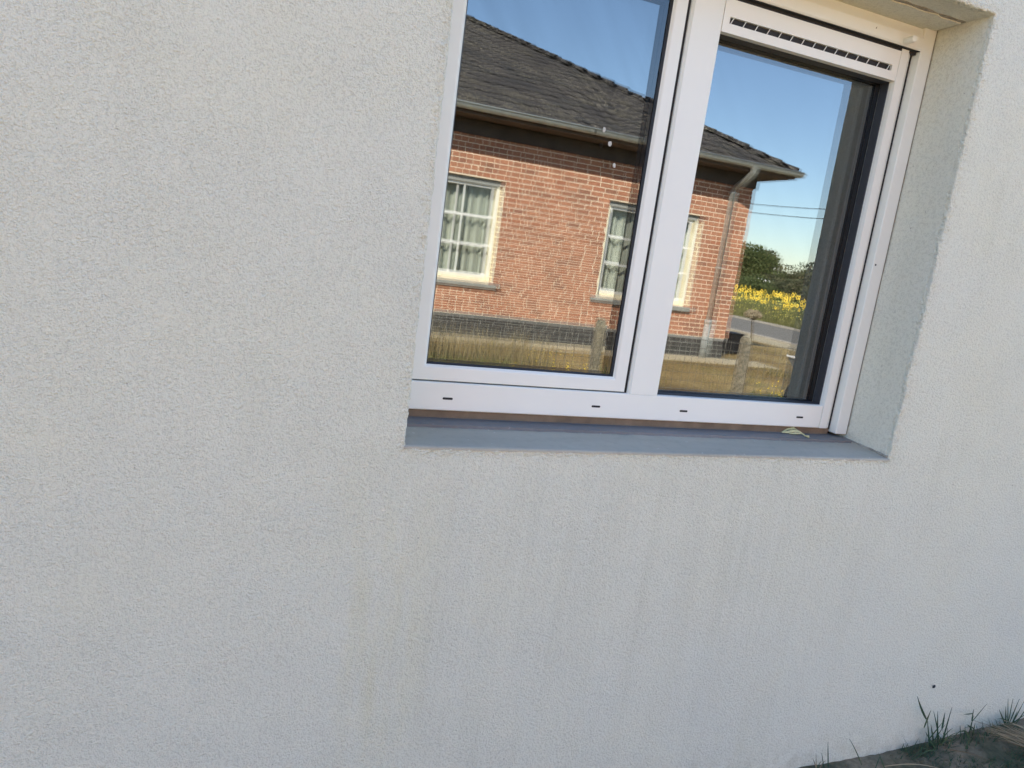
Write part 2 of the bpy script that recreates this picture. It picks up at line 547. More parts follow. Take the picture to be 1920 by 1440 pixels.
def fbm(p, s, o=3):
    v = 0; a = 1; t = 0
    for i in range(o):
        v += a*noise.noise(Vector((p[0]*s, p[1]*s, p[2]*s))); t += a; a *= .55; s *= 2.1
    return v/t
def reveal_strip():
    r = .005
    flat = [(E_, WY), (.018, WY), (.0155, WY), (.013, WY), (.011, WY), (.009, WY), (.007, WY)]
    arc = [(r-r*math.sin(t), WY+r-r*math.cos(t)) for t in np.linspace(0, math.pi/2, 7)]
    deep = [(0, WY+.007+.0028*i) for i in range(1, 9)] + [(0, y) for y in np.linspace(WY+.035, .03, 26)]
    prof = flat + arc + deep
    per = []
    def seg(p, q, n):
        for i in range(n):
            t = i/n
            per.append((p[0]+(q[0]-p[0])*t, p[1]+(q[1]-p[1])*t, None))
    cs = [(-1, -1), (1, -1), (1, 1), (-1, 1)]
    loop = []
    for i in range(4):
        n = 620 if i % 2 == 0 else 540
        for q in range(n):
            t = q/n
            loop.append((i, t))
    V = []
    for i, t in loop:
        c0, c1 = cs[i], cs[(i+1) % 4]
        for o, y in prof:
            ax = (OX0-o if c0[0] < 0 else OX1+o); az = (OZ0-o if c0[1] < 0 else OZ1+o)
            bx = (OX0-o if c1[0] < 0 else OX1+o); bz = (OZ0-o if c1[1] < 0 else OZ1+o)
            x = ax+(bx-ax)*t; z = az+(bz-az)*t
            p = (x, y, z)
            onwall = max(0, min(1, (E_-o)/.008))
            deepf = max(0, min(1, (y-WY-.004)/.03))
            amp = onwall*(.0034*(1-deepf)+.0008*deepf)
            nz = fbm(p, 190, 2)*.75 + fbm(p, 45, 2)*.6
            d = amp*(nz*1.5)
            slow = .0022*onwall*fbm(p, 6, 2)
            out = (1, 0)
            if i == 0: nrm = (0, -1)
            elif i == 1: nrm = (1, 0)
            elif i == 2: nrm = (0, 1)
            else: nrm = (-1, 0)
            wy = max(0, min(1, 1-(y-WY)/r))      # 1 on the wall face, 0 in the reveal
            d2 = d+slow
            V.append((x+nrm[0]*d2*(1-wy*.5), y-d*wy*1.0, z+nrm[1]*d2*(1-wy*.5)))
    n = len(prof); L = len(loop)
    kc = 16                                       # profile index where the wall render turns into the reveal
    F1 = []; F2 = []
    for i in range(L):
        for j in range(n-1):
            a = i*n+j; b = i*n+j+1; c = ((i+1) % L)*n+j+1; d = ((i+1) % L)*n+j
            (F1 if j < kc else F2).append((a, b, c, d))
    return V, F1, F2
V, F1, F2 = reveal_strip()
def sub(name, F, mat):
    used = sorted({i for f in F for i in f}); mp = {u: q for q, u in enumerate(used)}
    return obj(name, [V[u] for u in used], [tuple(mp[i] for i in f) for f in F], mat, house, smooth=True, recalc=True)
edge = sub('plaster_edge', F1, 'stucco')
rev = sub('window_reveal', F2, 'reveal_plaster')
# inside: a closed dark room behind the window
boxes('room_shell', 'room', house,
      ((-1.6, .16, -.2), (OX0-.02, .19, 2.8)), ((OX1+.02, .16, -.2), (3.6, .19, 2.8)), ((OX0-.02, .16, -.2), (OX1+.02, .19, OZ0-.01)), ((OX0-.02, .16, OZ1+.02), (OX1+.02, .19, 2.8)),
      ((-1.6, 4.5, -.2), (3.6, 4.6, 2.8)), ((-1.7, .19, -.2), (-1.6, 4.6, 2.8)), ((3.6, .19, -.2), (3.7, 4.6, 2.8)), ((-1.6, .19, -.2), (3.6, 4.5, -.1)), ((-1.6, .19, 2.7), (3.6, 4.5, 2.8)),
      ((OX0-.03, .03, OZ0-.03), (OX0-.001, .16, OZ1+.03)), ((OX1+.006, .03, OZ0-.03), (OX1+.03, .16, OZ1+.03)), ((OX0, .03, OZ1+.006), (OX1, .16, OZ1+.03)), ((OX0, .03, OZ0-.03), (OX1, .16, OZ0-.006)))
boxes('roof', 'flat_roof', house, ((HX0+.02, WY+.02, HZ-.12), (HX1-.02, HY1-.02, HZ-.02)))
boxes('coping', 'grey_rail', house, ((HX0-.03, WY-.04, HZ), (HX1+.03, WY+.3, HZ+.05)), ((HX0-.03, HY1-.3, HZ), (HX1+.03, HY1+.03, HZ+.05)),
      ((HX0-.03, WY+.302, HZ), (HX0+.3, HY1-.302, HZ+.05)), ((HX1-.3, WY+.302, HZ), (HX1+.03, HY1-.302, HZ+.05)), ch=.006)

# soffit: dirty mortar line and a lower strip in front of the shutter box
def ragged_strip(name, mat, parent, x0, x1, yf, yb, z0, z1, amp, n=160, seed=0):
    m = MB()
    vs = []
    for i in range(n+1):
        x = x0+(x1-x0)*i/n
        y = yf+amp*fbm((x, seed, 0), 22, 3)*1.6
        zz = z0+.0012*fbm((x, seed, 5), 60, 2)
        vs += [(x, y, zz), (x, y, z1), (x, yb, z1), (x, yb, z0)]
    fs = []
    for i in range(n):
        a = i*4
        for j in range(4):
            fs.append((a+j, a+(j+1) % 4, a+4+(j+1) % 4, a+4+j))
    m.add(vs, fs)
    return m.build(name, mat, parent)
ragged_strip('lintel_strip', 'reveal_plaster', house, OX0, OX1-.012, -.088, .02, OZ1-.005, OZ1+.004, .006, seed=2)
ragged_strip('lintel_joint', 'dirt_line', house, OX0, OX1-.006, -.097, -.08, OZ1-.0018, OZ1+.004, .006, seed=4)

window = empty('window', (0, 0, 0), parent=house)
window['label'] = 'white two-part window, opening sash beside a fixed pane with vent grille'
W = window
FB = .0                                        # front plane of the fixed frame
# bottom rail and mullion, jamb, head
boxes('bottom_rail', 'white_frame', W, ((OX0+.004, FB, 1.006), (1.6198, .085, 1.0740)), ch=.0022)
m = MB(); m.extrude_z([(.9608, .085), (.9608, .007), (.9665, .0), (1.0475, .0), (1.0490, .0016), (1.0490, .085)], 1.0742, 2.0660)
m.build('mullion', 'white_frame', W)
m = MB(); m.extrude_z([(OX0+.004, .085), (OX0+.004, .0), (.356, .0), (.356, .085)], 1.0742, 2.066)
m.build('left_jamb', 'white_frame', W)
m = MB(); m.extrude_z([(1.6200, .085), (1.6200, .0080), (1.6225, .0), (1.646, .0), (1.653, .0025), (1.6695, .015), (1.6695, .085)], 1.0062, 2.0660)
m.build('right_jamb', 'white_frame', W)
boxes('head_rail', 'white_frame', W, ((.3565, .030, 2.0615), (.9600, .085, 2.15)), ((1.0495, .030, 2.0590), (1.6195, .085, 2.15)))
# opening sash: mitred ring
SX0, SX1, SZ0, SZ1 = .4175, .9132, 1.1145, 2.0285
ro = .0424
m = MB()
m.ring(SX0, SX1, SZ0, SZ1, [(.0, .075), (.0, .0105), (.0045, .0052), (.0075, .004), (.0355, .004), (.0375, .006), (.0375, .075)])
sash = m.build('casement_sash', 'white_frame', W)
m = MB()
m.ring(SX0, SX1, SZ0, SZ1, [(.001, .0105), (-.0005, .0105), (-.0038, .0175), (-.0038, .0195), (.001, .0195)])
m.build('gasket', 'gasket', W)
m = MB(); m.ring(SX0, SX1, SZ0, SZ1, [(.001, .0235), (-.0045, .0235), (-.0045, .0405), (.001, .0405)]); m.build('spacer_bar', 'gasket', W)
# dark rebate behind the gap around the sash
boxes('rebate', 'dark_slot', W, ((.3562, .012, 1.0741), (.9600, .05, 1.0765)), ((.9508, .012, 1.0741), (.9607, .05, 2.066)))
# fixed light: dark lining and spacer
FX0, FX1, FZ0, FZ1 = 1.0490, 1.6200, 1.0742, 1.982
m = MB()
m.ring(FX0, FX1, FZ0, FZ1, [(.0012, .0170), (-.0006, .0170), (-.0016, .0190), (-.0020, .0440), (.0012, .0440)])
m.build('gasket', 'gasket', W)
m = MB(); m.ring(FX0, FX1, FZ0, FZ1, [(.0012, .0475), (-.0026, .0475), (-.0026, .0600), (.0012, .0600)]); m.build('spacer_bar', 'gasket', W)
def pane(name, mat, x0, x1, z0, z1, y, sagx, sagz, tx=0, tz=0, skew=0, nx=26, nz=36, ph=0):
    vs = []
    for i in range(nx+1):
        for j in range(nz+1):
            u = i/nx*2-1; v = j/nz*2-1
            yy = y + sagx*(1-u*u) + sagz*(1-v*v) + tx*u + tz*v + skew*u*v
            yy += .00005*math.sin(3.1*u+ph)*math.cos(2.3*v+ph)
            vs.append((x0+(x1-x0)*i/nx, yy, z0+(z1-z0)*j/nz))
    fs = [(i*(nz+1)+j, (i+1)*(nz+1)+j, (i+1)*(nz+1)+j+1, i*(nz+1)+j+1) for i in range(nx) for j in range(nz)]
    return obj(name, vs, fs, mat, W, smooth=True, recalc=False)
pane('glass_pane', 'outer_glass', SX0-.003, SX1+.003, SZ0-.003, SZ1+.003, .0200, .0002, .0002, .0001, .0002)
pane('glass_pane', 'coated_glass', SX0-.003, SX1+.003, SZ0-.003, SZ1+.003, .0430, -.00034, -.00035, -.0007, -.0001, ph=1)
pane('glass_pane', 'solar_glass', FX0-.003, FX1+.003, FZ0-.003, FZ1+.003, .0450, .0002, .0002, .0001, .0001, ph=2)
pane('glass_pane', 'inner_glass', FX0-.003, FX1+.003, FZ0-.003, FZ1+.003, .0625, -.00020, -.0002, -.0009, .0002, ph=3)
# vent above the fixed light: face with a slot, thin slanted fins inside
VX0, VX1, VZ0, VZ1 = 1.0680, 1.5985, 2.0040, 2.0192
m = MB()
def frame_rect(m, ox0, ox1, oz0, oz1, ix0, ix1, iz0, iz1, yf, yb):
    vs = []
    for y in (yf, yb):
        vs += [(ox0, y, oz0), (ox1, y, oz0), (ox1, y, oz1), (ox0, y, oz1), (ix0, y, iz0), (ix1, y, iz0), (ix1, y, iz1), (ix0, y, iz1)]
    fs = []
    for i in range(4):
        j = (i+1) % 4
        fs += [(i, j, 4+j, 4+i), (8+i, 12+i, 12+j, 8+j), (i, 8+i, 8+j, j), (4+i, 4+j, 12+j, 12+i)]
    m.add(vs, fs)
frame_rect(m, 1.0492, 1.6194, 1.9822, 2.0585, VX0, VX1, VZ0, VZ1, -.0015, .028)
m.build('vent_face', 'vent_white', W)
boxes('vent_slot', 'dark_slot', W, ((VX0-.002, .0055, VZ0-.002), (VX1+.002, .018, VZ1+.002)))
for i in range(15):
    x = VX0+.004+i*.0365
    m = MB()
    dx = .0075
    vs = [(x, -.0002, VZ0), (x+.0016, -.0002, VZ0), (x+.0016+dx, -.0002, VZ1), (x+dx, -.0002, VZ1)]
    vs += [(a, .0022, c) for a, b, c in vs]
    m.add(vs, [(0, 1, 2, 3), (7, 6, 5, 4), (0, 4, 5, 1), (1, 5, 6, 2), (2, 6, 7, 3), (3, 7, 4, 0)])
    m.build('vent_fin', 'vent_white', W)
# shutter box with its lip, the dark slot under it, the stop pin
m = MB()
m.extrude_x([(-.010, 2.0680), (-.0125, 2.0695), (-.0145, 2.073), (-.0145, 2.099), (-.0125, 2.1035), (-.004, 2.119), (-.0015, 2.128), (-.0015, 2.15), (.03, 2.15), (.03, 2.0680)], OX0+.003, 1.6745)
m.build('shutter_box', 'white_frame', W)
boxes('shutter_slot', 'dark_slot', W, ((OX0+.003, -.0105, 2.0665), (1.6740, .0295, 2.0679)), ((OX0+.003, .001, 2.0600), (1.6740, .029, 2.0664)))
m = MB(); m.tube([(1.6115, -.0145, 2.0795), (1.6125, -.042, 2.0800), (1.6125, -.044, 2.0800)], [.0085, .0085, .0072], 18)
m.build('stop_pin', 'white_frame', W, smooth=False)
# right guide rail
m = MB()
m.extrude_z([(1.6750, .06), (1.6750, -.0105), (1.6765, -.0125), (1.7150, -.0125), (1.7165, -.011), (1.7165, .06)], .9945, 2.1395)
m.build('guide_rail', 'white_frame', W)
m = MB()
m.extrude_z([(OX0+.0005, .06), (OX0+.0005, -.0125), (.352, -.0125), (.352, -.0005), (.3438, -.0005), (.3438, .06)], .9945, 2.062)
m.build('guide_rail', 'white_frame', W)
boxes('guide_channel', 'dark_slot', W, ((1.6697, .014, 1.0), (1.6748, .05, 2.066)))
pts = [(1.7172+.0006*noise.noise(Vector((0, z*9, 1))), -.0128, z) for z in np.linspace(.995, 2.128, 90)]
m = MB(); m.tube(pts, [.0012+.0008*noise.noise(Vector((3, z*14, 0))) for z in np.linspace(.995, 2.128, 90)], 6)
m.build('sealant_bead', 'dirt_line', W, smooth=True)
# drain slots, screw hole, scratch
for x in (.4632, .8593, 1.1265, 1.5273):
    m = MB(); n = 8
    pr = []
    for i in range(n+1):
        a = math.pi/2+math.pi*i/n; pr.append((x+.003+.0027*math.cos(a), 1.0357+.0027*math.sin(a)))
    for i in range(n+1):
        a = -math.pi/2+math.pi*i/n; pr.append((x+.0228+.0027*math.cos(a), 1.0357+.0027*math.sin(a)))
    q = len(pr)
    m.add([(a, -.0004, b) for a, b in pr]+[(a, .006, b) for a, b in pr], [(i, (i+1) % q, q+(i+1) % q, q+i) for i in range(q)]+[tuple(range(q))])
    m.build('drain_slot', 'dark_slot', W)
m = MB(); m.tube([(1.684, -.0130, 1.495), (1.684, -.011, 1.495)], .0028, 12); m.build('screw_hole', 'screw_hole', W)
m = MB(); m.tube([(1.5045, -.0149, 2.087), (1.506, -.0149, 2.0915)], [.0011, .0006], 6); m.build('paint_chip', 'screw_hole', W)
# brown packing strip and stone sill
boxes('packing_strip', 'foam_strip', house, ((OX0+.004, .012, .984), (1.669, .05, 1.0055)))
m = MB(); n = 500
pts = []
def sill_prof(x):
    e = .0012*fbm((x, 0, 9), 25, 3)+.0008*fbm((x, 3, 9), 130, 2)
    return [(.03, .9835), (-.045, .979), (-.135, .9735), (-.160, .9712), (-.1720+e, .9700+e*.4), (-.1757+e*1.5, .9676), (-.1762+e*1.5, .9630+e*1.5), (.03, .955)]
vs = []; fs = []
for i in range(n+1):
    x = OX0-.002+(OX1+.004-OX0)*i/n
    vs += [(x, y, z) for y, z in sill_prof(x)]
for i in range(n):
    for j in range(8):
        fs.append((i*8+j, i*8+(j+1) % 8, (i+1)*8+(j+1) % 8, (i+1)*8+j))
m.add(vs, fs)
m.build('window_sill', 'sill_stone', house)
ragged_strip('sill_fillet', 'sill_back', house, OX0, 1.700, -.054, .02, .976, .9855, .0035, seed=8)
# grubby plaster bead between reveal and sill on the right
m = MB()
pts = [(OX1-.001+.001*fbm((0, y, 1), 60, 2), y, .9735+(.0065*(y+.17)/.17)+.001*fbm((1, y, 0), 50, 2)) for y in np.linspace(-.168, -.0, 30)]
m.tube(pts, [.0042+.0018*noise.noise(Vector((0, y*60, 2))) for y in np.linspace(-.168, 0, 30)], 7)
m.build('plaster_bead', 'dirt_line', house, smooth=True)

# ------------------------------------------------------------------ small things at the wall
def leaf_scrap():
    root = empty('dried_flower', (1.53, -.008, .986))
    tag(root, 'small pale yellow withered flower lying on the grey window sill', 'dried flower')
    rn = random.Random(12)
    for spine, wd in (
        ([(-.040, .014, .003), (-.026, .008, .006), (-.008, .004, .013), (.008, -.004, .012), (.016, -.016, .005), (.018, -.028, .002)], .010),
        ([(-.034, .018, .003), (-.016, .018, .012), (.002, .014, .018), (.016, .006, .010), (.024, -.004, .004)], .009),
        ([(-.022, .004, .002), (-.006, -.004, .006), (.010, -.010, .006)], .009),
        ([(-.010, .020, .006), (.006, .022, .015), (.020, .014, .008)], .008)):
        vs = []; n = len(spine); q = 5
        for i, p in enumerate(spine):
            t = i/(n-1)
            w_ = wd*(.35+.65*math.sin(math.pi*min(1, t*1.05+.08)))
            for j in range(q):
                u = j/(q-1)*2-1
                vs.append((p[0]+.002*noise.noise(Vector((i, j, 1))), p[1]+u*w_*.55, max(.0006, p[2]-abs(u)*w_*.45+.0032*noise.noise(Vector((i*2.1, j*1.7, wd*900))))))
        fs = [(i*q+j, i*q+j+1, (i+1)*q+j+1, (i+1)*q+j) for i in range(n-1) for j in range(q-1)]
        m = MB(); m.add(vs, fs); m.build('petal', 'dry_leaf', root, recalc=False)
    m = MB(); m.tube([(.014, -.026, .003), (.019, -.034, .0035)], [.0028, .0036], 7); m.build('calyx', 'dry_leaf', root, smooth=True)
leaf_scrap()
root = empty('beetle', (2.140, WY-.001, .220))
tag(root, 'tiny black beetle on the stucco above the grass tuft', 'insect')
m = MB(); m.tube([(-.003, -.001, -.006), (-.002, -.003, -.003), (.0, -.004, .001), (.002, -.003, .0045)], [.001, .0032, .0034, .0015], 8); m.build('body', 'bug', root, smooth=True)
m = MB()
for s in (-1, 1):
    for q in (-.003, 0, .003):
        m.tube([(0, -.002, q), (s*.004, -.003, q+.001), (s*.006, -.0004, q)], .0004, 5)
m.build('legs', 'bug', root)
tape_labels = ('uppermost of three pale tape scraps stuck on left pane, over the gutter', 'middle of three pale tape scraps stuck on the left pane', 'lowest of three pale tape scraps stuck on the left pane')
for (x, z, s, r_), lb in zip(((.788, 1.708, .0068, .3), (.808, 1.679, .0075, .9), (.829, 1.632, .0058, 0)), tape_labels):
    pr = []
    for i in range(7):
        a = 2*math.pi*i/7+r_; rr = s*(.75+.4*random.random()); pr.append((x+rr*.7*math.cos(a), z+rr*math.sin(a)))
    m = MB(); m.add([(a, .0188, b) for a, b in pr]+[(a, .0198, b) for a, b in pr], [tuple(range(7)), tuple(range(7, 14))[::-1]]+[(i, (i+1) % 7, 7+(i+1) % 7, 7+i) for i in range(7)])
    tag(m.build('tape_scrap', 'tape', None), lb, 'tape scrap', 'tape scraps on the glass')

def stalk(m, pts, w):
    m.tube(pts, [w*(1-.75*i/(len(pts)-1)) for i in range(len(pts))], 5)
def tuft(name, base, label, blades, mat='wall_grass', cat='grass', part='blade', extra=None):
    root = empty(name, base)
    tag(root, label, cat, 'plants at the foot of the wall')
    for b in blades:
        m = MB()
        pts = b['p']; w = b.get('w', .005)
        P = [Vector(p) for p in pts]
        # flat, tapered, slightly folded blade through the points
        vs = []; fs = []
        n = len(P)
        for i, p in enumerate(P):
            d = (P[min(i+1, n-1)]-P[max(i-1, 0)]).normalized()
            s = d.cross(Vector((.25, 1, .1))).normalized()
            t = i/(n-1)
            ww = w*.5*min(1, .55+1.6*t)*(1-t**2.2)+.0003
            vs += [tuple(p-s*ww), tuple(p+Vector((0, -.0008, 0))), tuple(p+s*ww)]
        for i in range(n-1):
            a = i*3
            fs += [(a, a+1, a+4, a+3), (a+1, a+2, a+5, a+4)]
        m.add(vs, fs)
        m.build(part, b.get('m', mat), root, recalc=False)
    return root
def B(x0, y0, z0, x1, y1, z1, w=.006, sag=.0, n=6, m='wall_grass'):
    pts = []
    for i in range(n):
        t = i/(n-1)
        pts.append((x0+(x1-x0)*t, y0+(y1-y0)*t, z0+(z1-z0)*t+sag*math.sin(math.pi*t)))
    return dict(p=pts, w=w, m=m)
# coordinates local to the tuft base
tuft('grass_tuft', (2.135, -.205, .020), 'biggest dark green grass tuft at the wall foot, under the beetle', [
    B(.02, 0, 0, -.030, .0, .115, .0045), B(-.030, 0, .105, -.107, -.005, .200, .0075, -.004),
    B(-.030, 0, .075, -.020, 0, .137, .0065), B(.005, 0, .025, .050, .0, .085, .006),
    B(.055, 0, .0, -.003, -.01, .137, .0055), B(.06, 0, .01, .0, .005, .128, .0045, .004), B(.055, .0, .06, .048, .0, .120, .0075),
    B(.065, -.005, .0, .074, 0, .136, .0065), B(.03, -.01, .0, -.02, .0, .060, .006), B(.04, 0, .0, .012, .01, .075, .006),
    B(.02, 0, .0, .065, 0, .075, .005), B(.05, -.01, 0, .115, -.01, .045, .006, .012), B(.0, -.01, .0, -.045, -.02, .02, .005),
    B(.03, -.02, .0, -.085, -.03, -.012, .005, .014), B(.06, 0, 0, .03, -.02, .05, .006), B(.07, .005, 0, .105, 0, .055, .005, .01),
    B(.04, 0, .0, .085, -.01, .03, .006), B(.03, -.015, 0, -.02, -.02, .045, .005)])
tuft('grass_tuft', (2.345, -.195, .028), 'thin grass shoot with a bent tip, right of the biggest tuft', [
    B(.0, 0, 0, -.004, 0, .075, .0055), B(-.004, 0, .05, .046, 0, .112, .004), B(-.006, 0, .055, -.012, 0, .100, .0042),
    B(-.010, 0, .082, -.062, -.004, .088, .005), B(.01, 0, .015, -.035, -.005, .048, .005, .005), B(.02, 0, .02, -.05, -.01, .04, .0035, .008),
    B(.02, 0, .0, .014, 0, .045, .0045), B(-.02, -.01, .0, -.06, -.01, .022, .006, .018), B(-.01, -.01, .0, -.105, -.01, -.004, .0055, .034)])
tuft('grass_tuft', (2.530, -.190, .036), 'spreading grass tuft by the wall at the far right edge', [
    B(.0, 0, 0, -.060, 0, .070, .0055), B(.0, 0, 0, -.030, 0, .078, .0055), B(.01, 0, .0, -.030, 0, .108, .004), B(.01, 0, .0, -.004, 0, .105, .004),
    B(.015, 0, .01, .03, 0, .10, .005), B(.0, 0, .02, -.066, -.005, .038, .0035, .004), B(0, -.01, .01, -.05, -.02, .018, .005, .006), B(.03, 0, 0, .06, 0, .09, .005), B(.03, 0, 0, .02, -.01, .06, .006),
    B(.05, 0, 0, .09, 0, .07, .005), B(.02, 0, 0, .07, -.01, .045, .006)])
tuft('grass_sprig', (1.742, -.200, -.003), 'pair of thin upright grass blades left along the wall foot', [
    B(.0, 0, 0, -.028, 0, .098, .0034), B(-.016, 0, 0, -.042, 0, .062, .0026)])
tuft('grass_sprig', (1.700, -.196, -.003), 'leftmost wispy dry grass sprig at the wall foot', [
    B(.0, 0, 0, -.028, 0, .045, .0024, .004, 6, 'straw'), B(.01, 0, 0, .03, 0, .028, .0024, .008, 6, 'straw'), B(.0, 0, 0, -.018, 0, .06, .002, .0, 6, 'straw'), B(.0, 0, 0, .012, 0, .03, .002, .006, 6, 'wall_grass')])
tuft('grass_sprig', (1.868, -.208, -.002), 'single thin straw leaning on the wall between the sprigs', [B(.0, 0, 0, -.055, .02, .085, .003, .004, 6, 'wall_grass'), B(.035, -.02, -.002, .055, -.01, .032, .0035, .003), B(.065, -.03, -.002, .045, -.01, .045, .0035)])
# dry straw bundle lying on the soil at the corner
bl = []
rnd = random.Random(3)
for i in range(34):
    t = rnd.random()
    x0 = .20+rnd.uniform(-.05, .10); y0 = -.14+rnd.uniform(-.09, .07)
    bl.append(B(x0, y0, rnd.uniform(0, .015), rnd.uniform(-.02, .10), rnd.uniform(-.02, .03)*1, .03+rnd.uniform(-.02, .035), rnd.uniform(.0022, .0042), rnd.uniform(-.004, .02), 6, 'straw'))
tuft('straw_bundle', (2.36, -.225, .028), 'bundle of dry pale straw lying in the bottom right corner', bl, 'straw', 'straw', 'stalk')
tuft('straw_stalk', (2.02, -.245, .004), 'single curved pale stalk lying on the bare soil', [B(-.09, .012, .0, .10, -.045, .004, .004, .014, 8, 'straw')], 'straw', 'straw', 'stalk')
tuft('straw_stalk', (2.20, -.255, .014), 'short straight pale straw lying before the biggest tuft', [B(-.01, .03, .01, .10, -.045, .012, .004, .004, 5, 'straw')], 'straw', 'straw', 'stalk')
m = MB(); rnd = random.Random(11)
for i in range(9000):
    x = rnd.uniform(1.95, 3.4); y = rnd.uniform(-.50, -.185)
    if noise.noise(Vector((x*7, y*7, 0))) < -.05 or rnd.random() > (x-1.97)*2.2: continue
    m.blade((x, y, soil_z(x, y)-.002), rnd.uniform(.008, .034), rnd.uniform(.0018, .004), rnd.uniform(0, 6.28), rnd.uniform(.3, 1.3), .5, 2)
tag(m.build('moss', 'wall_grass', None, recalc=False), 'low dark green moss and grass on the soil', 'moss', kind='stuff')

rnd = random.Random(23); m = MB()
for i in range(420):
    x = rnd.uniform(1.5, 3.2); y = rnd.uniform(-.45, -.182); r_ = rnd.uniform(.0015, .006)
    z = soil_z(x, y)
    m.tube([(x-r_, y, z), (x-r_*.3, y+r_*rnd.uniform(-.4, .4), z+r_*.5), (x+r_*.9, y, z+r_*.1)], [r_*.3, r_*rnd.uniform(.6, 1), r_*.35], 5)
tag(m.build('soil_crumbs', 'soil', None, smooth=True), 'small crumbs of earth and grit along the wall foot', 'grit', kind='stuff')
m = MB(); rnd = random.Random(29)
for i in range(420):
    x = rnd.uniform(2.05, 3.2); y = rnd.uniform(-.235, -.185)
    if noise.noise(Vector((x*9, 4, 0))) < -.15: continue
    m.blade((x, y, soil_z(x, y)-.003), rnd.uniform(.02, .07), rnd.uniform(.002, .0042), rnd.uniform(0, 6.28), rnd.uniform(.1, 1.1), rnd.uniform(0, .9), 3)
tag(m.build('wall_foot_grass', 'wall_grass', None, recalc=False), 'short tangled grass where the soil meets the wall', 'grass', kind='stuff')

# ------------------------------------------------------------------ the brick house across the garden
FY = DY-10.6                       # facade plane
BX0, BX1 = -6.6, 8.13
BY1 = FY-10.6                      # rear
EZ = 3.20                          # soffit height
OVH = .45
bh = empty('brick_house', (0, FY, 0))
tag(bh, 'red brick house with dark hipped roof, reflected in the window', 'house')
def P(o):                          # parent keeping world coordinates
    o.parent = bh
    o.matrix_parent_inverse = Matrix.Translation((0, -FY, 0))
    return o
OPEN = [(1.80, 3.585, .845, 2.372), (5.395, 7.18, .845, 2.372)]
PL = .345
bw = []
# mortar body with openings
m = MB()
T = .30
xs = sorted({BX0+.012, BX1-.012} | {o[0] for o in OPEN} | {o[1] for o in OPEN}); zs = [PL, OPEN[0][2], OPEN[0][3], EZ+.05]
for i in range(len(xs)-1):
    for j in range(3):
        if j == 1 and any(abs(xs[i]-o[0]) < 1e-6 for o in OPEN): continue
        m.box((xs[i], FY-T, zs[j]), (xs[i+1], FY, zs[j+1]))
m.box((BX0+.012, BY1, PL), (BX0+T, FY-T, EZ+.05)); m.box((BX1-T, BY1, PL), (BX1-.012, FY-T, EZ+.05)); m.box((BX0+T, BY1, PL), (BX1-T, BY1+T, EZ+.05))
bwall = P(m.build('wall', 'mortar'))
m = MB(); m.box((BX0+.012, BY1, -.1), (BX1-.012, FY-.002, PL))
plinth = P(m.build('plinth', 'plinth_mortar'))
PJ = .012
def brick_rows(z0, z1, seed):
    rn = random.Random(seed)
    nrow = int((z1-z0)/.0755)
    out = []
    for r in range(nrow):
        z = z0+r*.0755
        x = BX0 + (.0 if r % 2 else -.11) + rn.uniform(-.03, .03)
        while x < BX1:
            L = .203 if rn.random() > .12 else .096
            a, b = max(x, BX0), min(x+L, BX1)
            x += L+.0150
            if b-a < .03: continue
            segs = [(a, b)]
            for o in OPEN:
                if o[2]-.03 < z+.03 < o[3]+.02:
                    ns = []
                    for s in segs:
                        if s[1] <= o[0] or s[0] >= o[1]: ns.append(s)
                        else:
                            if s[0] < o[0]-.03: ns.append((s[0], o[0]-.0))
                            if s[1] > o[1]+.03: ns.append((o[1]+.0, s[1]))
                    segs = ns
            for s in segs:
                if s[1]-s[0] > .03: out.append((s[0], s[1], z+.0075, z+.0685))
    return out
def place_bricks(rows, mat, parent, vis, nmax, pname, seed):
    rn = random.Random(seed)
    vis_r = [r for r in rows if vis(r)]
    vis_r.sort(key=lambda r: r[0]+abs(r[2]-1.5)*.2)
    single = vis_r[:nmax]
    sset = set(single)
    m = MB(); m.box((-.5, -.5, -.5), (.5, .5, .5))
    proto = bpy.data.meshes.new(pname); proto.from_pydata(m.v, [], m.f); proto.materials.append(M[mat]); proto.update()
    for r in single:
        p = rn.uniform(.002, .006)
        mat_ = Matrix.Translation(((r[0]+r[1])/2, FY+p-.02, (r[2]+r[3])/2)) @ Matrix.Diagonal((r[1]-r[0], .04, r[3]-r[2], 1))
        o = link(pname, proto, parent)
        o.matrix_parent_inverse = Matrix.Translation((0, -FY, 0)) if parent is bh else Matrix.Identity(4)
        o.matrix_basis = mat_
    m = MB()
    for r in rows:
        if r in sset: continue
        p = rn.uniform(.002, .006)
        m.box((r[0], FY-.04+p, r[2]), (r[1], FY+p, r[3]))
    o = m.build(pname+'work', mat)
    o.parent = parent
    o['kind'] = 'stuff'
rows = brick_rows(PL+.004, EZ, 5)
place_bricks(rows, 'brick', bwall, lambda r: r[0] > 2.7 and r[2] < 2.95, 300, 'brick', 1)
rows = brick_rows(.0, PL, 6)
place_bricks(rows, 'plinth_brick', plinth, lambda r: r[0] > 2.7, 130, 'plinth_brick', 2)
# bricks of the right-hand side wall
m = MB(); rn = random.Random(9)
for r in range(int((EZ-PL)/.0755)):
    z = PL+.004+r*.0755; y = FY-.30-(0 if r % 2 else .11)
    m.box((BX1-.04, FY-.298+(.0 if r % 2 else .10), z+.006), (BX1+.003, FY-.012, z+.0695)) if False else None
    y = FY+.001-(.0 if r % 2 else .0)
    first = True
    while y > BY1:
        L = (.105 if (first and r % 2 == 0) else .205); first = False
        m.box((BX1-.04, max(BY1, y-L)+.0, z+.006), (BX1+rn.uniform(-.003, .002), y-.006, z+.0695)); y -= L+.0125
o = m.build('side_brickwork', 'brick'); o.parent = bwall; o['kind'] = 'stuff'

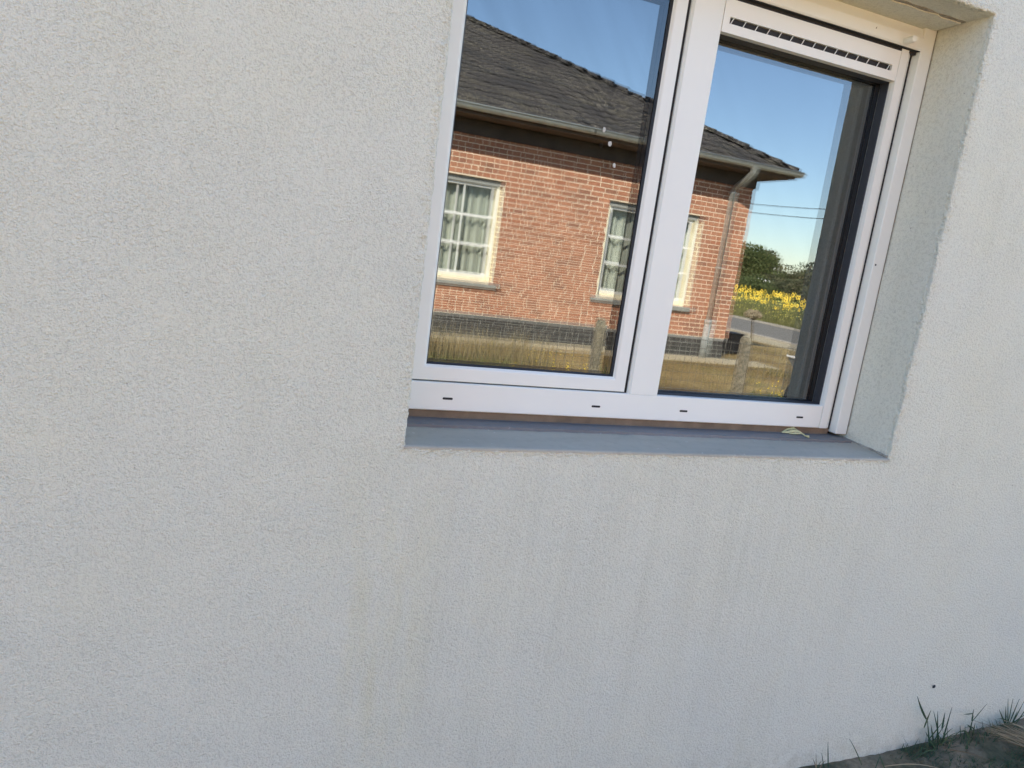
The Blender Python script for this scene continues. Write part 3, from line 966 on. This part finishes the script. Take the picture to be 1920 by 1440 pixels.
# windows
def house_window(o, idx):
    x0, x1, z0, z1 = o
    w = empty('window', (0, 0, 0)); P(w)
    def part(mb, nm, mat, **kw):
        ob = mb.build(nm, mat, **kw); ob.parent = w; return ob
    yf = FY-.115
    fx0, fx1 = x0+.035, x1-.035
    zt = z1-.085
    m = MB(); m.box((x0+.002, FY-.19, zt), (x1-.002, FY-.05, z1-.002)); part(m, 'shutter_box', 'shutter_box')
    m = MB(); m.box((x1-.03, FY-.20, z0), (x1-.002, FY-.0025, zt-.002)); m.box((x0+.002, FY-.20, z0), (x0+.03, FY-.0025, zt-.002)); part(m, 'painted_reveal', 'cream_paint')
    m = MB(); m.ring(fx0+.075, fx1-.075, z0+.115, zt-.04, [(0, yf), (.0, yf+.03), (.065 if False else .045, yf+.03), (.045, yf)]); part(m, 'frame', 'white_paint')
    m = MB(); m.box((fx0, yf-.01, z0+.002), (fx1, yf+.034, z0+.072), .004); m.box((fx0-.0, yf-.006, z0+.073), (fx0+.030, yf+.02, zt)); m.box((fx1-.030, yf-.006, z0+.073), (fx1, yf+.02, zt)); part(m, 'outer_frame', 'cream_paint')
    gx0, gx1, gz0, gz1 = fx0+.075, fx1-.075, z0+.115, zt-.04
    for i in (1, 2):
        x = gx0+(gx1-gx0)*i/3
        m = MB(); m.box((x-.016, yf-.008, gz0), (x+.016, yf+.016, gz1)); part(m, 'glazing_bar', 'white_paint')
        z = gz0+(gz1-gz0)*i/3
        m = MB(); m.box((gx0, yf-.006, z-.018), (gx1, yf+.0145, z+.018)); part(m, 'glazing_bar', 'white_paint')
    for i in range(3):
        for j in range(3):
            a = gx0+(gx1-gx0)*i/3; b = gx0+(gx1-gx0)*(i+1)/3; c = gz0+(gz1-gz0)*j/3; d = gz0+(gz1-gz0)*(j+1)/3
            m = MB(); m.add([(b, yf, c), (a, yf, c), (a, yf, d), (b, yf, d)], [(0, 1, 2, 3)]); part(m, 'glass_pane', 'house_glass', recalc=False)
    n = 220; vs = []; fs = []
    rn = random.Random(idx)
    ph = 0; yy = []
    for i in range(n+1):
        ph += rn.uniform(.12, .62)
        yy.append(.040*math.sin(ph)+.018*math.sin(ph*.37+1))
    for i in range(n+1):
        x = x0-.05+(x1-x0+.1)*i/n
        for z, q in ((z0+.02, 1.0), ((z0+z1)/2, .95), (z1, .8)):
            vs.append((x, yf-.12+yy[i]*q, z))
    for i in range(n):
        for j in range(2):
            fs.append((i*3+j, (i+1)*3+j, (i+1)*3+j+1, i*3+j+1))
    m = MB(); m.add(vs, fs); part(m, 'curtain', 'curtain', smooth=True, recalc=False)
    m = MB(); m.box((x0-.25, yf-.9, z0-.2), (x1+.25, yf-.85, z1+.2)); part(m, 'room_back', 'room')
    m = MB(); m.extrude_x([(FY-.12, z0), (FY+.055, z0-.022), (FY+.06, z0-.03), (FY+.06, z0-.088), (FY+.045, z0-.092), (FY-.12, z0-.092)], x0-.10, x1+.10); part(m, 'sill', 'stone_sill')
for i, o in enumerate(OPEN):
    house_window(o, i+4)

# roof: hipped body, tiles on the front and right slopes, hip caps, soffit, gutter
PT = .515
ex0, ex1, ey0, ey1 = BX0-OVH, BX1+OVH, FY+OVH, BY1-OVH
half = (ey0-ey1)/2
rz = EZ+.05+half*PT
zb = EZ+.05
rv = [(ex0, ey1, zb), (ex1, ey1, zb), (ex1, ey0, zb), (ex0, ey0, zb), (ex0+half, (ey0+ey1)/2, rz), (ex1-half, (ey0+ey1)/2, rz)]
rf = [(3, 2, 5, 4), (2, 1, 5), (1, 0, 4, 5), (0, 3, 4), (0, 1, 2, 3)]
roof = P(obj('roof', rv, rf, 'tile', recalc=True))
m = MB(); m.box((ex0+.02, ey1+.02, EZ-.03), (ex1-.02, ey0-.02, EZ+.045)); sof = P(m.build('soffit', 'wood_soffit'))
ang = math.atan(PT); ca, sa = math.cos(ang), math.sin(ang)
TW, TE = .225, .255
# one tile: wavy cross-section, thick lower edge
def tile_mesh():
    prof = [(-.113, .004), (-.075, .003), (-.037, .007), (.0, .017), (.037, .023), (.075, .018), (.113, .006)]
    vs = [];
    for v, dz in ((-.02, .026), (.30, .0)):          # v along the slope, low end first
        vs += [(u, v, h+dz) for u, h in prof]
    vs += [(u, -.02, h+.008) for u, h in prof]
    n = len(prof); fs = []
    for i in range(n-1):
        fs += [(i, i+1, n+i+1, n+i), (i, 2*n+i, 2*n+i+1, i+1)]
    return vs, fs
tv, tf = tile_mesh()
tme = bpy.data.meshes.new('roof_tile'); tme.from_pydata(tv, [], tf); tme.materials.append(M['tile']); tme.shade_smooth(); tme.update()
def slope_tiles(origin, ux, up, length, single_vis, nmax):
    # origin: eave corner, ux along the eave, up the slope (unit vectors)
    nrm = ux.cross(up)
    if nrm.z < 0: nrm = -nrm
    cand = []
    sl = half/ca
    for r in range(int(sl/TE)+1):
        v = r*TE
        inset = v*ca
        n0 = int(math.floor(inset/TW)); n1 = int(math.ceil((length-inset)/TW))
        for c in range(n0, n1):
            u = (c+.5)*TW
            if u < inset-.02+.0 or u > length-inset+.02: continue
            cand.append((u, v))
    rn = random.Random(int(length*10))
    vis = [c for c in cand if single_vis(c)]
    vis.sort(key=lambda c: c[1])
    vis = vis[:nmax]; ss = set(vis)
    m = MB()
    for c in cand:
        p = origin+ux*c[0]+up*c[1]+nrm*(.012+rn.uniform(-.004, .004))
        rot = Matrix((ux, up, nrm)).transposed()
        if rn.random() < .5: pass
        tw = Matrix.Rotation(rn.uniform(-.012, .012), 3, 'Z') @ Matrix.Rotation(rn.uniform(-.012, .012), 3, 'X')
        mt = Matrix.Translation(p) @ (rot @ tw).to_4x4()
        if c in ss:
            o = link('roof_tile', tme, roof); o.matrix_basis = mt
        else:
            m.add([mt @ Vector(v) for v in tv], tf)
    if m.v:
        o = m.build('roof_tiling', 'tile', smooth=True, recalc=False); o.parent = roof; o['kind'] = 'stuff'
slope_tiles(Vector((ex1, ey0, zb)), Vector((-1, 0, 0)), Vector((0, -ca, sa)), ex1-ex0, lambda c: c[0] < 6.4, 300)
slope_tiles(Vector((ex1, ey1, zb)), Vector((0, 1, 0)), Vector((-ca, 0, sa)), ey0-ey1, lambda c: False, 0)
# hip caps
hd = Vector((-half, -half, rz-zb)); hl = hd.length; hd.normalize()
side = Vector((1, -1, 0)).normalized(); hn = side.cross(hd);
if hn.z < 0: hn = -hn
capv = []; n = 9
for v, r_, dz in ((-.02, .100, .022), (.34, .088, .004)):
    for i in range(n):
        a = math.pi*i/(n-1)
        capv.append((r_*math.cos(a), v, r_*.72*math.sin(a)+dz-.03))
for i in range(n):
    a = math.pi*i/(n-1)
    capv.append((.080*math.cos(a), -.02, .08*.72*math.sin(a)+.0))
capf = []
for i in range(n-1):
    capf += [(i, i+1, n+i+1, n+i), (i, 2*n+i, 2*n+i+1, i+1)]
cme = bpy.data.meshes.new('hip_tile'); cme.from_pydata(capv, [], capf); cme.materials.append(M['tile']); cme.shade_smooth(); cme.update()
rn = random.Random(4)
for i in range(int(hl/.31)):
    p = Vector((ex1, ey0, zb))+hd*(.02+i*.31)+hn*(.055+rn.uniform(-.008, .008))
    o = link('hip_tile', cme, roof)
    o.matrix_basis = Matrix.Translation(p) @ Matrix((side, hd, hn)).transposed().to_4x4() @ Matrix.Rotation(rn.uniform(-.04, .04), 4, 'Z')
# gutters (half round, with rolled front bead and brackets)
def gutter(a, b, outv):
    a = Vector(a); b = Vector(b); d = (b-a).normalized(); outv = Vector(outv)
    m = MB(); n = 9; r = .070
    for base in (a, b):
        for i in range(n):
            t = math.pi*i/(n-1)
            m.v.append(tuple(base+outv*(r*math.cos(t))+Vector((0, 0, -r*1.05*math.sin(t)))))
        for i in range(n):
            t = math.pi*i/(n-1)
            m.v.append(tuple(base+outv*((r-.005)*math.cos(t))+Vector((0, 0, -(r-.005)*1.05*math.sin(t)))))
    for i in range(n-1):
        m.f.append((i, i+1, 2*n+i+1, 2*n+i)); m.f.append((n+i+1, n+i, 3*n+i, 3*n+i+1))
    m.f.append(tuple(range(n))); m.f.append(tuple(range(2*n, 3*n)))
    g = P(m.build('gutter', 'zinc', smooth=False))
    m = MB(); m.tube([a+outv*(r+.004), b+outv*(r+.004)], .011, 8); q = m.build('gutter_bead', 'zinc', smooth=True); q.parent = g
    k = int((b-a).length/.9)
    m = MB()
    for i in range(1, k):
        c = a+d*((b-a).length*i/k)
        for s in range(n-1):
            t0, t1 = math.pi*s/(n-1), math.pi*(s+1)/(n-1)
            p0 = c+outv*((r+.004)*math.cos(t0))+Vector((0, 0, -(r+.004)*1.05*math.sin(t0))); p1 = c+outv*((r+.004)*math.cos(t1))+Vector((0, 0, -(r+.004)*1.05*math.sin(t1)))
            m.tube([p0, p1], .006, 5)
    q = m.build('gutter_bracket', 'zinc'); q.parent = g
GZ = 3.275
gutter((ex0-.07, ey0+.06, GZ), (ex1+.06, ey0+.06, GZ), (0, 1, 0))
gutter((ex1+.06, ey0+.06, GZ-.001), (ex1+.06, ey1, GZ-.001), (1, 0, 0))
m = MB(); m.box((ex0, ey0-.02, EZ-.035), (ex1-.0, ey0-.002, GZ-.01)); m.box((ex1-.02, ey1, EZ-.034), (ex1-.002, ey0-.022, GZ-.012)); P(m.build('fascia', 'wood_soffit'))
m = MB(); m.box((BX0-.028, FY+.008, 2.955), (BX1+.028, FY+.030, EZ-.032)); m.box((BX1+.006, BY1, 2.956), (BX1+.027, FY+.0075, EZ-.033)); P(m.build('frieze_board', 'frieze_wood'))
# downpipe near the corner
DX = 7.67
m = MB()
m.tube([(DX+.01, ey0+.05, GZ-.07), (DX+.01, ey0+.05, GZ-.13), (DX+.008, ey0+.02, GZ-.165), (DX, FY+.13, GZ-.37), (DX, FY+.085, GZ-.42), (DX, FY+.085, .60)], .045, 14)
dp = P(m.build('downpipe', 'zinc', smooth=True))
m = MB(); m.tube([(DX, FY+.085, .62), (DX, FY+.085, .0)], .056, 14); m.tube([(DX, FY+.085, .60), (DX, FY+.085, .66)], .066, 14); q = m.build('base_pipe', 'cast_pipe', smooth=True); q.parent = dp
m = MB()
for z in (GZ-.47, 1.55): m.tube([(DX, FY+.085, z), (DX, FY+.085, z+.03)], .054, 14); m.box((DX-.012, FY-.0, z+.005), (DX+.012, FY+.05, z+.025))
q = m.build('pipe_clip', 'zinc'); q.parent = dp
m = MB(); m.tube([(DX+.01, ey0+.05, GZ-.05), (DX+.01, ey0+.05, GZ-.12)], [.075, .048], 14); q = m.build('outlet', 'zinc'); q.parent = dp

tag(boxes('gravel_strip', 'gravel', None, ((BX0-.6, FY+.0, -.06), (BX1+.75, FY+.62, -.006))), kind='structure')

# ------------------------------------------------------------------ garden between the houses
fy = DY-7.2
fence = empty('wire_fence', (0, fy, 0))
tag(fence, 'low wire mesh fence on concrete posts, reflected in the window', 'fence')
posts = [-.3, 1.75, 3.78, 5.82, 7.9, 9.98]
for i, x in enumerate(posts):
    m = MB(); rn = random.Random(i)
    hgt = .745+rn.uniform(-.02, .03)
    n = 18; vs = []; fs = []
    for j in range(n+1):
        z = -.1+(hgt+.1)*j/n
        for a, b in ((-1, -1), (1, -1), (1, 1), (-1, 1)):
            s = .050*(1-.05*j/n)*(.80 if j == n else (.97 if j == n-1 else 1))
            vs.append((x+a*s+.006*noise.noise(Vector((x, z*7, a))), b*s+.006*noise.noise(Vector((b, z*7, x))), z))
    for j in range(n):
        for k_ in range(4): fs.append((j*4+k_, j*4+(k_+1) % 4, (j+1)*4+(k_+1) % 4, (j+1)*4+k_))
    fs.append(tuple(n*4+k_ for k_ in range(4)))
    m.add(vs, fs); m.build('fence_post', 'concrete_post', fence)
m = MB()
for z in (.06, .16, .26, .36, .46, .56, .66):
    m.tube([(posts[0], .07, z), (posts[-1], .07, z)], .0026 if .1 < z < .6 else .0034, 4, False)
x = posts[0]
while x < posts[-1]:
    m.tube([(x+random.uniform(-.01, .01), .07, .0), (x+random.uniform(-.02, .02), .075, .35), (x+random.uniform(-.02, .02), .07, .68)], .0026, 4, False); x += .105
m.build('wire_mesh', 'wire', fence)

def meadow(name, mat, n, box, hr, wr, label, cat, dens=None, seed=0, lean=.7, bend=.8):
    rn = random.Random(seed); m = MB()
    for i in range(n):
        x = rn.uniform(box[0], box[1]); y = rn.uniform(box[2], box[3])
        if dens and rn.random() > dens(x, y): continue
        m.blade((x, y, -.02), rn.uniform(*hr), rn.uniform(*wr), rn.uniform(0, 6.28), rn.uniform(0, lean), rn.uniform(0, bend), 3)
    o = m.build(name, mat, None, recalc=False)
    return tag(o, label, cat, kind='stuff')
meadow('dry_grass', 'dry_grass', 26000, (.8, 12.0, FY+.6, DY-6.2), (.02, .085), (.004, .011), 'short dry golden grass across the garden', 'grass', seed=1,
       dens=lambda x, y: .45+.55*(noise.noise(Vector((x*1.1, y*1.6, 0)))))
meadow('pale_grass', 'pale_grass', 1500, (1.6, 3.3, fy-.9, fy+.1), (.25, .60), (.004, .010), 'tall pale dry grasses by the fence', 'grass', seed=2, lean=.35, bend=.6)
meadow('green_weeds', 'weed', 1300, (1.7, 2.75, fy+.05, fy+.6), (.12, .36), (.006, .014), 'green grassy weeds before the fence', 'grass', seed=3, lean=.5)
meadow('green_weeds', 'weed', 700, (3.86, 4.35, fy+.05, fy+.30), (.12, .42), (.008, .022), 'green weeds crowding the middle fence post', 'grass', seed=4, lean=.6)
meadow('green_weeds', 'weed', 500, (5.95, 6.45, fy+.05, fy+.35), (.05, .16), (.006, .016), 'low green weeds near the right fence post', 'grass', seed=5, lean=.8)
meadow('house_foot_grass', 'pale_grass', 2500, (8.2, 12.0, DY-14, DY-8), (.03, .14), (.005, .012), 'dry pale grass beside the brick house', 'grass', seed=6)
# scattered small yellow flowers
rn = random.Random(21); m = MB()
for i in range(150):
    if i < 110: x = rn.uniform(2.6, 4.2); y = rn.uniform(DY-8.6, fy+.1); z = rn.uniform(.03, .20)
    else: x = rn.uniform(6.1, 6.5); y = rn.uniform(fy-.1, fy+.5); z = rn.uniform(.05, .22)
    r_ = rn.uniform(.006, .013)
    m.tube([(x, y, z), (x, y+.3*r_, z+r_*.7)], [r_, r_*.6], 6)
tag(m.build('yellow_flowers', 'petal', None), 'tiny yellow flowers dotted in the dry grass', 'flowers', kind='stuff')

# dried flower head standing by the right post
root = empty('dried_umbel', (5.93, fy-.02, 0))
tag(root, 'dried brown flower head on a tall stalk by the fence post', 'dried plant')
m = MB(); m.tube([(0, 0, 0), (-.01, 0, .4), (-.03, .01, .72), (-.075, .01, .97)], [.014, .013, .011, .008], 7); m.build('stalk', 'straw', root)
m = MB(); rn = random.Random(2)
for i in range(240):
    a = rn.uniform(0, 6.28); r_ = .10*math.sqrt(rn.random()); z = 1.0+.06*math.cos(r_/.10*1.4)+rn.uniform(-.03, .02)
    x, y = -.075+r_*math.cos(a), .01+r_*math.sin(a)
    if i < 50: m.tube([(-.075, .01, .95), (x, y, z-.02)], .0016, 3, False)
    m.tube([(x, y, z-.012), (x+rn.uniform(-.01, .01), y, z+.012)], [.011, .004], 5)
m.build('flower_head', 'straw', root)

# black tub at the corner of the brick house
root = empty('black_tub', (8.98, DY-11.55, 0), R(4))
tag(root, 'black plastic tub standing on the ground at the corner of the brick house', 'tub')
m = MB(); m.extrude_z([(-.15, -.17), (.15, -.17), (.17, -.15), (.17, .15), (.15, .17), (-.15, .17), (-.17, .15), (-.17, -.15)], 0, .38); o = m.build('tub_body', 'black_plastic', root)
for v in o.data.vertices:
    s = .9+.1*v.co.z/.38; v.co.x *= s; v.co.y *= s
m = MB(); m.extrude_z([(-.165, -.185), (.165, -.185), (.185, -.165), (.185, .165), (.165, .185), (-.165, .185), (-.185, .165), (-.185, -.165)], .375, .40); m.build('rim', 'black_plastic', root)

# wheelbarrow half hidden behind the edge of the reveal
def wheelbarrow():
    root = empty('wheelbarrow', (6.10, DY-6.5, 0), R(-8))
    tag(root, 'grey steel wheelbarrow with a dark tyre, at the right edge of the reflection', 'wheelbarrow')
    m = MB(); n = 20; q = 8; Rr, rr = .150, .040
    for i in range(n):
        a = 2*math.pi*i/n
        for j in range(q):
            b = 2*math.pi*j/q
            m.v.append(((Rr+rr*math.cos(b))*math.cos(a), rr*1.1*math.sin(b), .190+(Rr+rr*math.cos(b))*math.sin(a)))
    for i in range(n):
        for j in range(q):
            m.f.append((i*q+j, ((i+1) % n)*q+j, ((i+1) % n)*q+(j+1) % q, i*q+(j+1) % q))
    wh = m.build('tyre', 'rubber', root, smooth=True)
    m = MB(); m.tube([(0, -.02, .19), (0, .02, .19)], .118, 16); m.tube([(0, -.10, .19), (0, .10, .19)], .014, 8); m.build('hub', 'tray_steel', root)
    top = [(.10, -.33, .60), (.98, -.30, .55), (.98, .30, .55), (.10, .33, .60)]
    bot = [(.26, -.22, .34), (.80, -.22, .31), (.80, .22, .31), (.26, .22, .34)]
    ins = [Vector(p)*.985+Vector((.008, 0, .012)) for p in bot]
    vs = top+bot+[tuple(Vector((p[0]*.97+.016, p[1]*.97, p[2]))) for p in top]+[tuple(p) for p in ins]
    fs = []
    for i in range(4):
        j = (i+1) % 4
        fs += [(i, j, 4+j, 4+i), (8+i, 12+i, 12+j, 8+j), (i, 8+i, 8+j, j)]
    fs += [(4, 5, 6, 7), (12, 15, 14, 13)]
    m = MB(); m.add(vs, fs); m.build('tray', 'tray_steel', root)
    m = MB(); m.tube([top[0], top[1], top[2], top[3], top[0]], .011, 8); m.build('tray_rim', 'white_canvas', root)
    for s in (-1, 1):
        m = MB(); m.tube([(0, s*.10, .19), (.26, s*.20, .33), (.80, s*.24, .31), (1.10, s*.26, .52), (1.40, s*.27, .60)], .016, 8); m.build('handle', 'tray_steel', root)
        m = MB(); m.tube([(.74, s*.235, .31), (.82, s*.24, .0)], .014, 8); m.tube([(.82, s*.24, .004), (.92, s*.24, .004)], .014, 8); m.build('leg', 'tray_steel', root)
wheelbarrow()

# ------------------------------------------------------------------ beyond the road
def sunflower_proto():
    root = empty('sunflower', (0, 0, 0))
    m = MB(); rn = random.Random(8)
    m.tube([(0, 0, -.02), (.01, 0, .5), (0, .02, .93), (0, .06, 1.0)], [.016, .014, .011, .009], 6)
    for i in range(9):
        a = i*2.4; z = .2+.075*i; l = .20-.008*i
        d = Vector((math.cos(a), math.sin(a), .25)); s = Vector((-math.sin(a), math.cos(a), 0))
        p = Vector((0, 0, z)); m.add([p, p+d*l*.5-s*l*.3, p+d*l+Vector((0, 0, -.06)), p+d*l*.5+s*l*.3], [(0, 1, 2, 3)])
    m.build('stem', 'stem_green', root, recalc=False)
    m = MB(); ax = Vector((-.45, .85, .28)).normalized(); u = ax.cross(Vector((0, 0, 1))).normalized(); v = u.cross(ax)
    c = Vector((0, .07, 1.0))
    for i in range(18):
        a = 2*math.pi*i/18+rn.uniform(-.1, .1); d = u*math.cos(a)+v*math.sin(a); s = u*-math.sin(a)+v*math.cos(a); l = rn.uniform(.10, .13)
        m.add([c+d*.012-s*.006, c+d*l*.6-s*.027+ax*.008, c+d*l+ax*.0, c+d*l*.6+s*.027+ax*.008, c+d*.012+s*.006], [(0, 1, 2, 3, 4)])
    h = m.build('petals', 'petal', root, recalc=False)
    m = MB(); m.tube([c-ax*.012, c+ax*.006, c+ax*.018], [.034, .036, .02], 12); m.build('seed_disc', 'seed_disc', root, smooth=True)
    return root
sf0 = sunflower_proto()
rn = random.Random(17); first = True
spots = []
while len(spots) < 110:
    X = rn.uniform(18.6, 24.5); u = rn.uniform(.745, .985)
    if rn.random() > .35+.65*abs(math.sin(X*1.9+u*23)): continue
    spots.append((X, X/u))
for X, D in spots:
    o = sf0 if first else copy_tree(sf0)
    first = False
    o.location = (X, DY-D, -.02)
    s = .62+.40*min(1, (X-18.6)/4.5)+rn.uniform(-.10, .12)
    q_ = rn.uniform(.45, .85)
    o.scale = (s*q_, s*q_, s)
    o.rotation_euler = (0, 0, rn.uniform(-.6, .6))
    tag(o, 'yellow sunflower in the reflected field beyond the road', 'sunflower', 'sunflowers beyond the road')
def verge():
    rn = random.Random(31); m = MB()
    for i in range(16000):
        X = 17.99+8.5*rn.random()**1.4; u = rn.uniform(.70, 1.04)
        D = X/u
        m.blade((X, DY-D, -.02), rn.uniform(.35, .95)*(.35+.65*min(1, (X-17.95)/1.6)), rn.uniform(.012, .035), rn.uniform(0, 6.28), rn.uniform(0, .5), rn.uniform(0, .8), 3)
    tag(m.build('field_plants', 'verge', None, recalc=False), 'green leafy field plants under the sunflowers', 'field', kind='stuff')
verge()
rn = random.Random(77); m = MB()
for i in range(700):
    X = rn.uniform(18.3, 24.5); D = X/rn.uniform(.735, .985); z = rn.uniform(.25, .95)*(.45+.55*min(1, (X-18)/3)); r_ = rn.uniform(.012, .034)
    m.tube([(X, DY-D, z), (X-.3*r_, DY-D+.8*r_, z+r_*.5)], [r_, r_*.55], 7)
tag(m.build('field_flowers', 'pale_petal', None), 'small pale yellow blossoms scattered among the sunflowers', 'flowers', kind='stuff')
def tree(name, loc, h, rx, rzz, mat, label, cat, n, seed, trunk=.14, leaf=.16, group=None):
    rn = random.Random(seed)
    root = empty(name, loc)
    tag(root, label, cat, group)
    m = MB()
    m.tube([(0, 0, -.1), (.05, .02, h*.25), (-.04, .04, h*.5), (.02, 0, h*.8)], [trunk, trunk*.75, trunk*.5, trunk*.15], 8)
    cl = []
    for i in range(24):
        a = rn.uniform(0, 6.28); e = rn.uniform(-.5, 1.35); r_ = rn.uniform(.45, .95)
        c = Vector((rx*r_*math.cos(a)*math.cos(e), rx*r_*math.sin(a)*math.cos(e), h-rzz+rzz*r_*math.sin(e)))
        cl.append((c, rn.uniform(.28, .5)*rx))
        if i < 9:
            m.tube([(0, 0, h*rn.uniform(.2, .5)), c*.6+Vector((0, 0, h*.15)), c], [trunk*.35, trunk*.2, .01], 5)
    m.build('trunk', 'bark', root)
    m = MB()
    for i in range(n):
        c, r_ = rn.choice(cl)
        d = Vector((rn.gauss(0, 1), rn.gauss(0, 1), rn.gauss(0, 1))).normalized()*r_*rn.random()**.45
        p = c+d
        if p.z < .1: continue
        a = Vector((rn.gauss(0, 1), rn.gauss(0, 1), rn.gauss(0, 1))).normalized(); b = a.cross(Vector((rn.gauss(0, 1), rn.gauss(0, 1), rn.gauss(0, 1)))).normalized()
        s = leaf*rn.uniform(.6, 1.3)
        m.add([p-a*s, p+b*s*.45, p+a*s, p-b*s*.45], [(0, 1, 2, 3)])
    m.build('crown', mat, root, recalc=False)
tree('tree', (.772*52, DY-52, 0), 4.35, 2.6, 2.2, 'leaf', 'tall rounded green tree beyond the sunflowers, left of the white tent roof', 'tree', 5000, 1, leaf=.19)
tree('tree', (.806*56, DY-56, 0), 4.25, 2.0, 2.1, 'leaf_grey', 'olive green tree right behind the tall rounded tree', 'tree', 6000, 2)
tree('tree', (.915*50, DY-50, 0), 3.2, 2.9, 1.7, 'leaf_grey', 'broad grey green tree at the right of the reflected field', 'tree', 4500, 3, leaf=.19)
tree('shrub', (.852*60, DY-60, 0), 2.3, 2.2, 1.1, 'leaf', 'low dark shrub in the gap between the reflected trees', 'shrub', 4000, 4, .07)
tree('shrub', (.800*36, DY-36, 0), 1.42, 1.9, .7, 'leaf', 'dark low hedge bush under the white tent roof', 'shrub', 5000, 5, .06)
tree('shrub', (.875*37, DY-37, 0), 1.30, 2.0, .6, 'leaf_grey', 'dull green bush below the broad tree', 'shrub', 5000, 6, .06)
root = empty('white_tent', (.8175*38, DY-38, .06), R(20))
root.scale = (.62, .62, .99)
tag(root, 'small white tent roof showing between the far trees', 'tent')
m = MB(); m.add([(-.75, -.6, 1.48), (.75, -.6, 1.48), (.75, .6, 1.48), (-.75, .6, 1.48), (0, 0, 1.74), (-.75, -.6, 1.44), (.75, -.6, 1.44), (.75, .6, 1.44), (-.75, .6, 1.44)], [(0, 1, 4), (1, 2, 4), (2, 3, 4), (3, 0, 4), (0, 5, 6, 1), (1, 6, 7, 2), (2, 7, 8, 3), (3, 8, 5, 0), (5, 8, 7, 6)]); m.build('canopy', 'white_canvas', root)
for sx in (-1, 1):
    for sy in (-1, 1):
        m = MB(); m.tube([(sx*.72, sy*.57, 0), (sx*.72, sy*.57, 1.46)], .02, 6); m.build('leg', 'white_canvas', root)
# far wood behind everything
rn = random.Random(41); m = MB()
for i in range(9000):
    x = rn.uniform(10, 190); y = DY-150-x*.15+rn.uniform(-5, 5)
    hh = 3.0+1.2*noise.noise(Vector((x*.08, 0, 0)))+.6*noise.noise(Vector((x*.4, 0, 3)))
    p = Vector((x, y, hh*rn.random()**.6)); a = Vector((rn.gauss(0, 1), rn.gauss(0, 1), rn.gauss(0, 1))).normalized(); b = a.cross(Vector((0, .3, 1))).normalized(); s = rn.uniform(.3, .6)
    m.add([p-a*s, p+b*s*.5, p+a*s, p-b*s*.5], [(0, 1, 2, 3)])
tag(m.build('far_wood', 'leaf_grey', None, recalc=False), 'low line of far woodland on the horizon', 'wood', kind='stuff')
# power line along the road
for yy, lb in ((DY-50, 'wooden power pole farther down the road'), (DY+10, 'wooden power pole nearer along the road')):
    root = empty('power_pole', (24.0, yy, 0)); tag(root, lb, 'power pole', 'power poles')
    m = MB(); m.tube([(0, 0, -.5), (0, 0, 4), (0, 0, 8.1)], [.14, .12, .09], 10); m.build('pole', 'pole_wood', root)
    m = MB(); m.box((-.5, -.05, 7.55), (.5, .05, 7.65)); m.build('crossarm', 'pole_wood', root)
    for s in (-.4, .4):
        m = MB(); m.tube([(s, 0, 7.65), (s, 0, 7.75)], [.03, .045], 8); m.build('insulator', 'white_canvas', root)
def cable(x, zo, lb):
    m = MB(); pts = []
    for i in range(41):
        D = -10+60*i/40
        pts.append((x, DY-D, 4.86+zo+.00318*(D-20)**2))
    m.tube(pts, .017, 5)
    tag(m.build('overhead_cable', 'cable', None), lb, 'cable', 'overhead cables')
cable(24.0, .0, 'upper black overhead cable crossing the reflected sky')
cable(24.0, -.42, 'lower black overhead cable crossing the reflected sky')
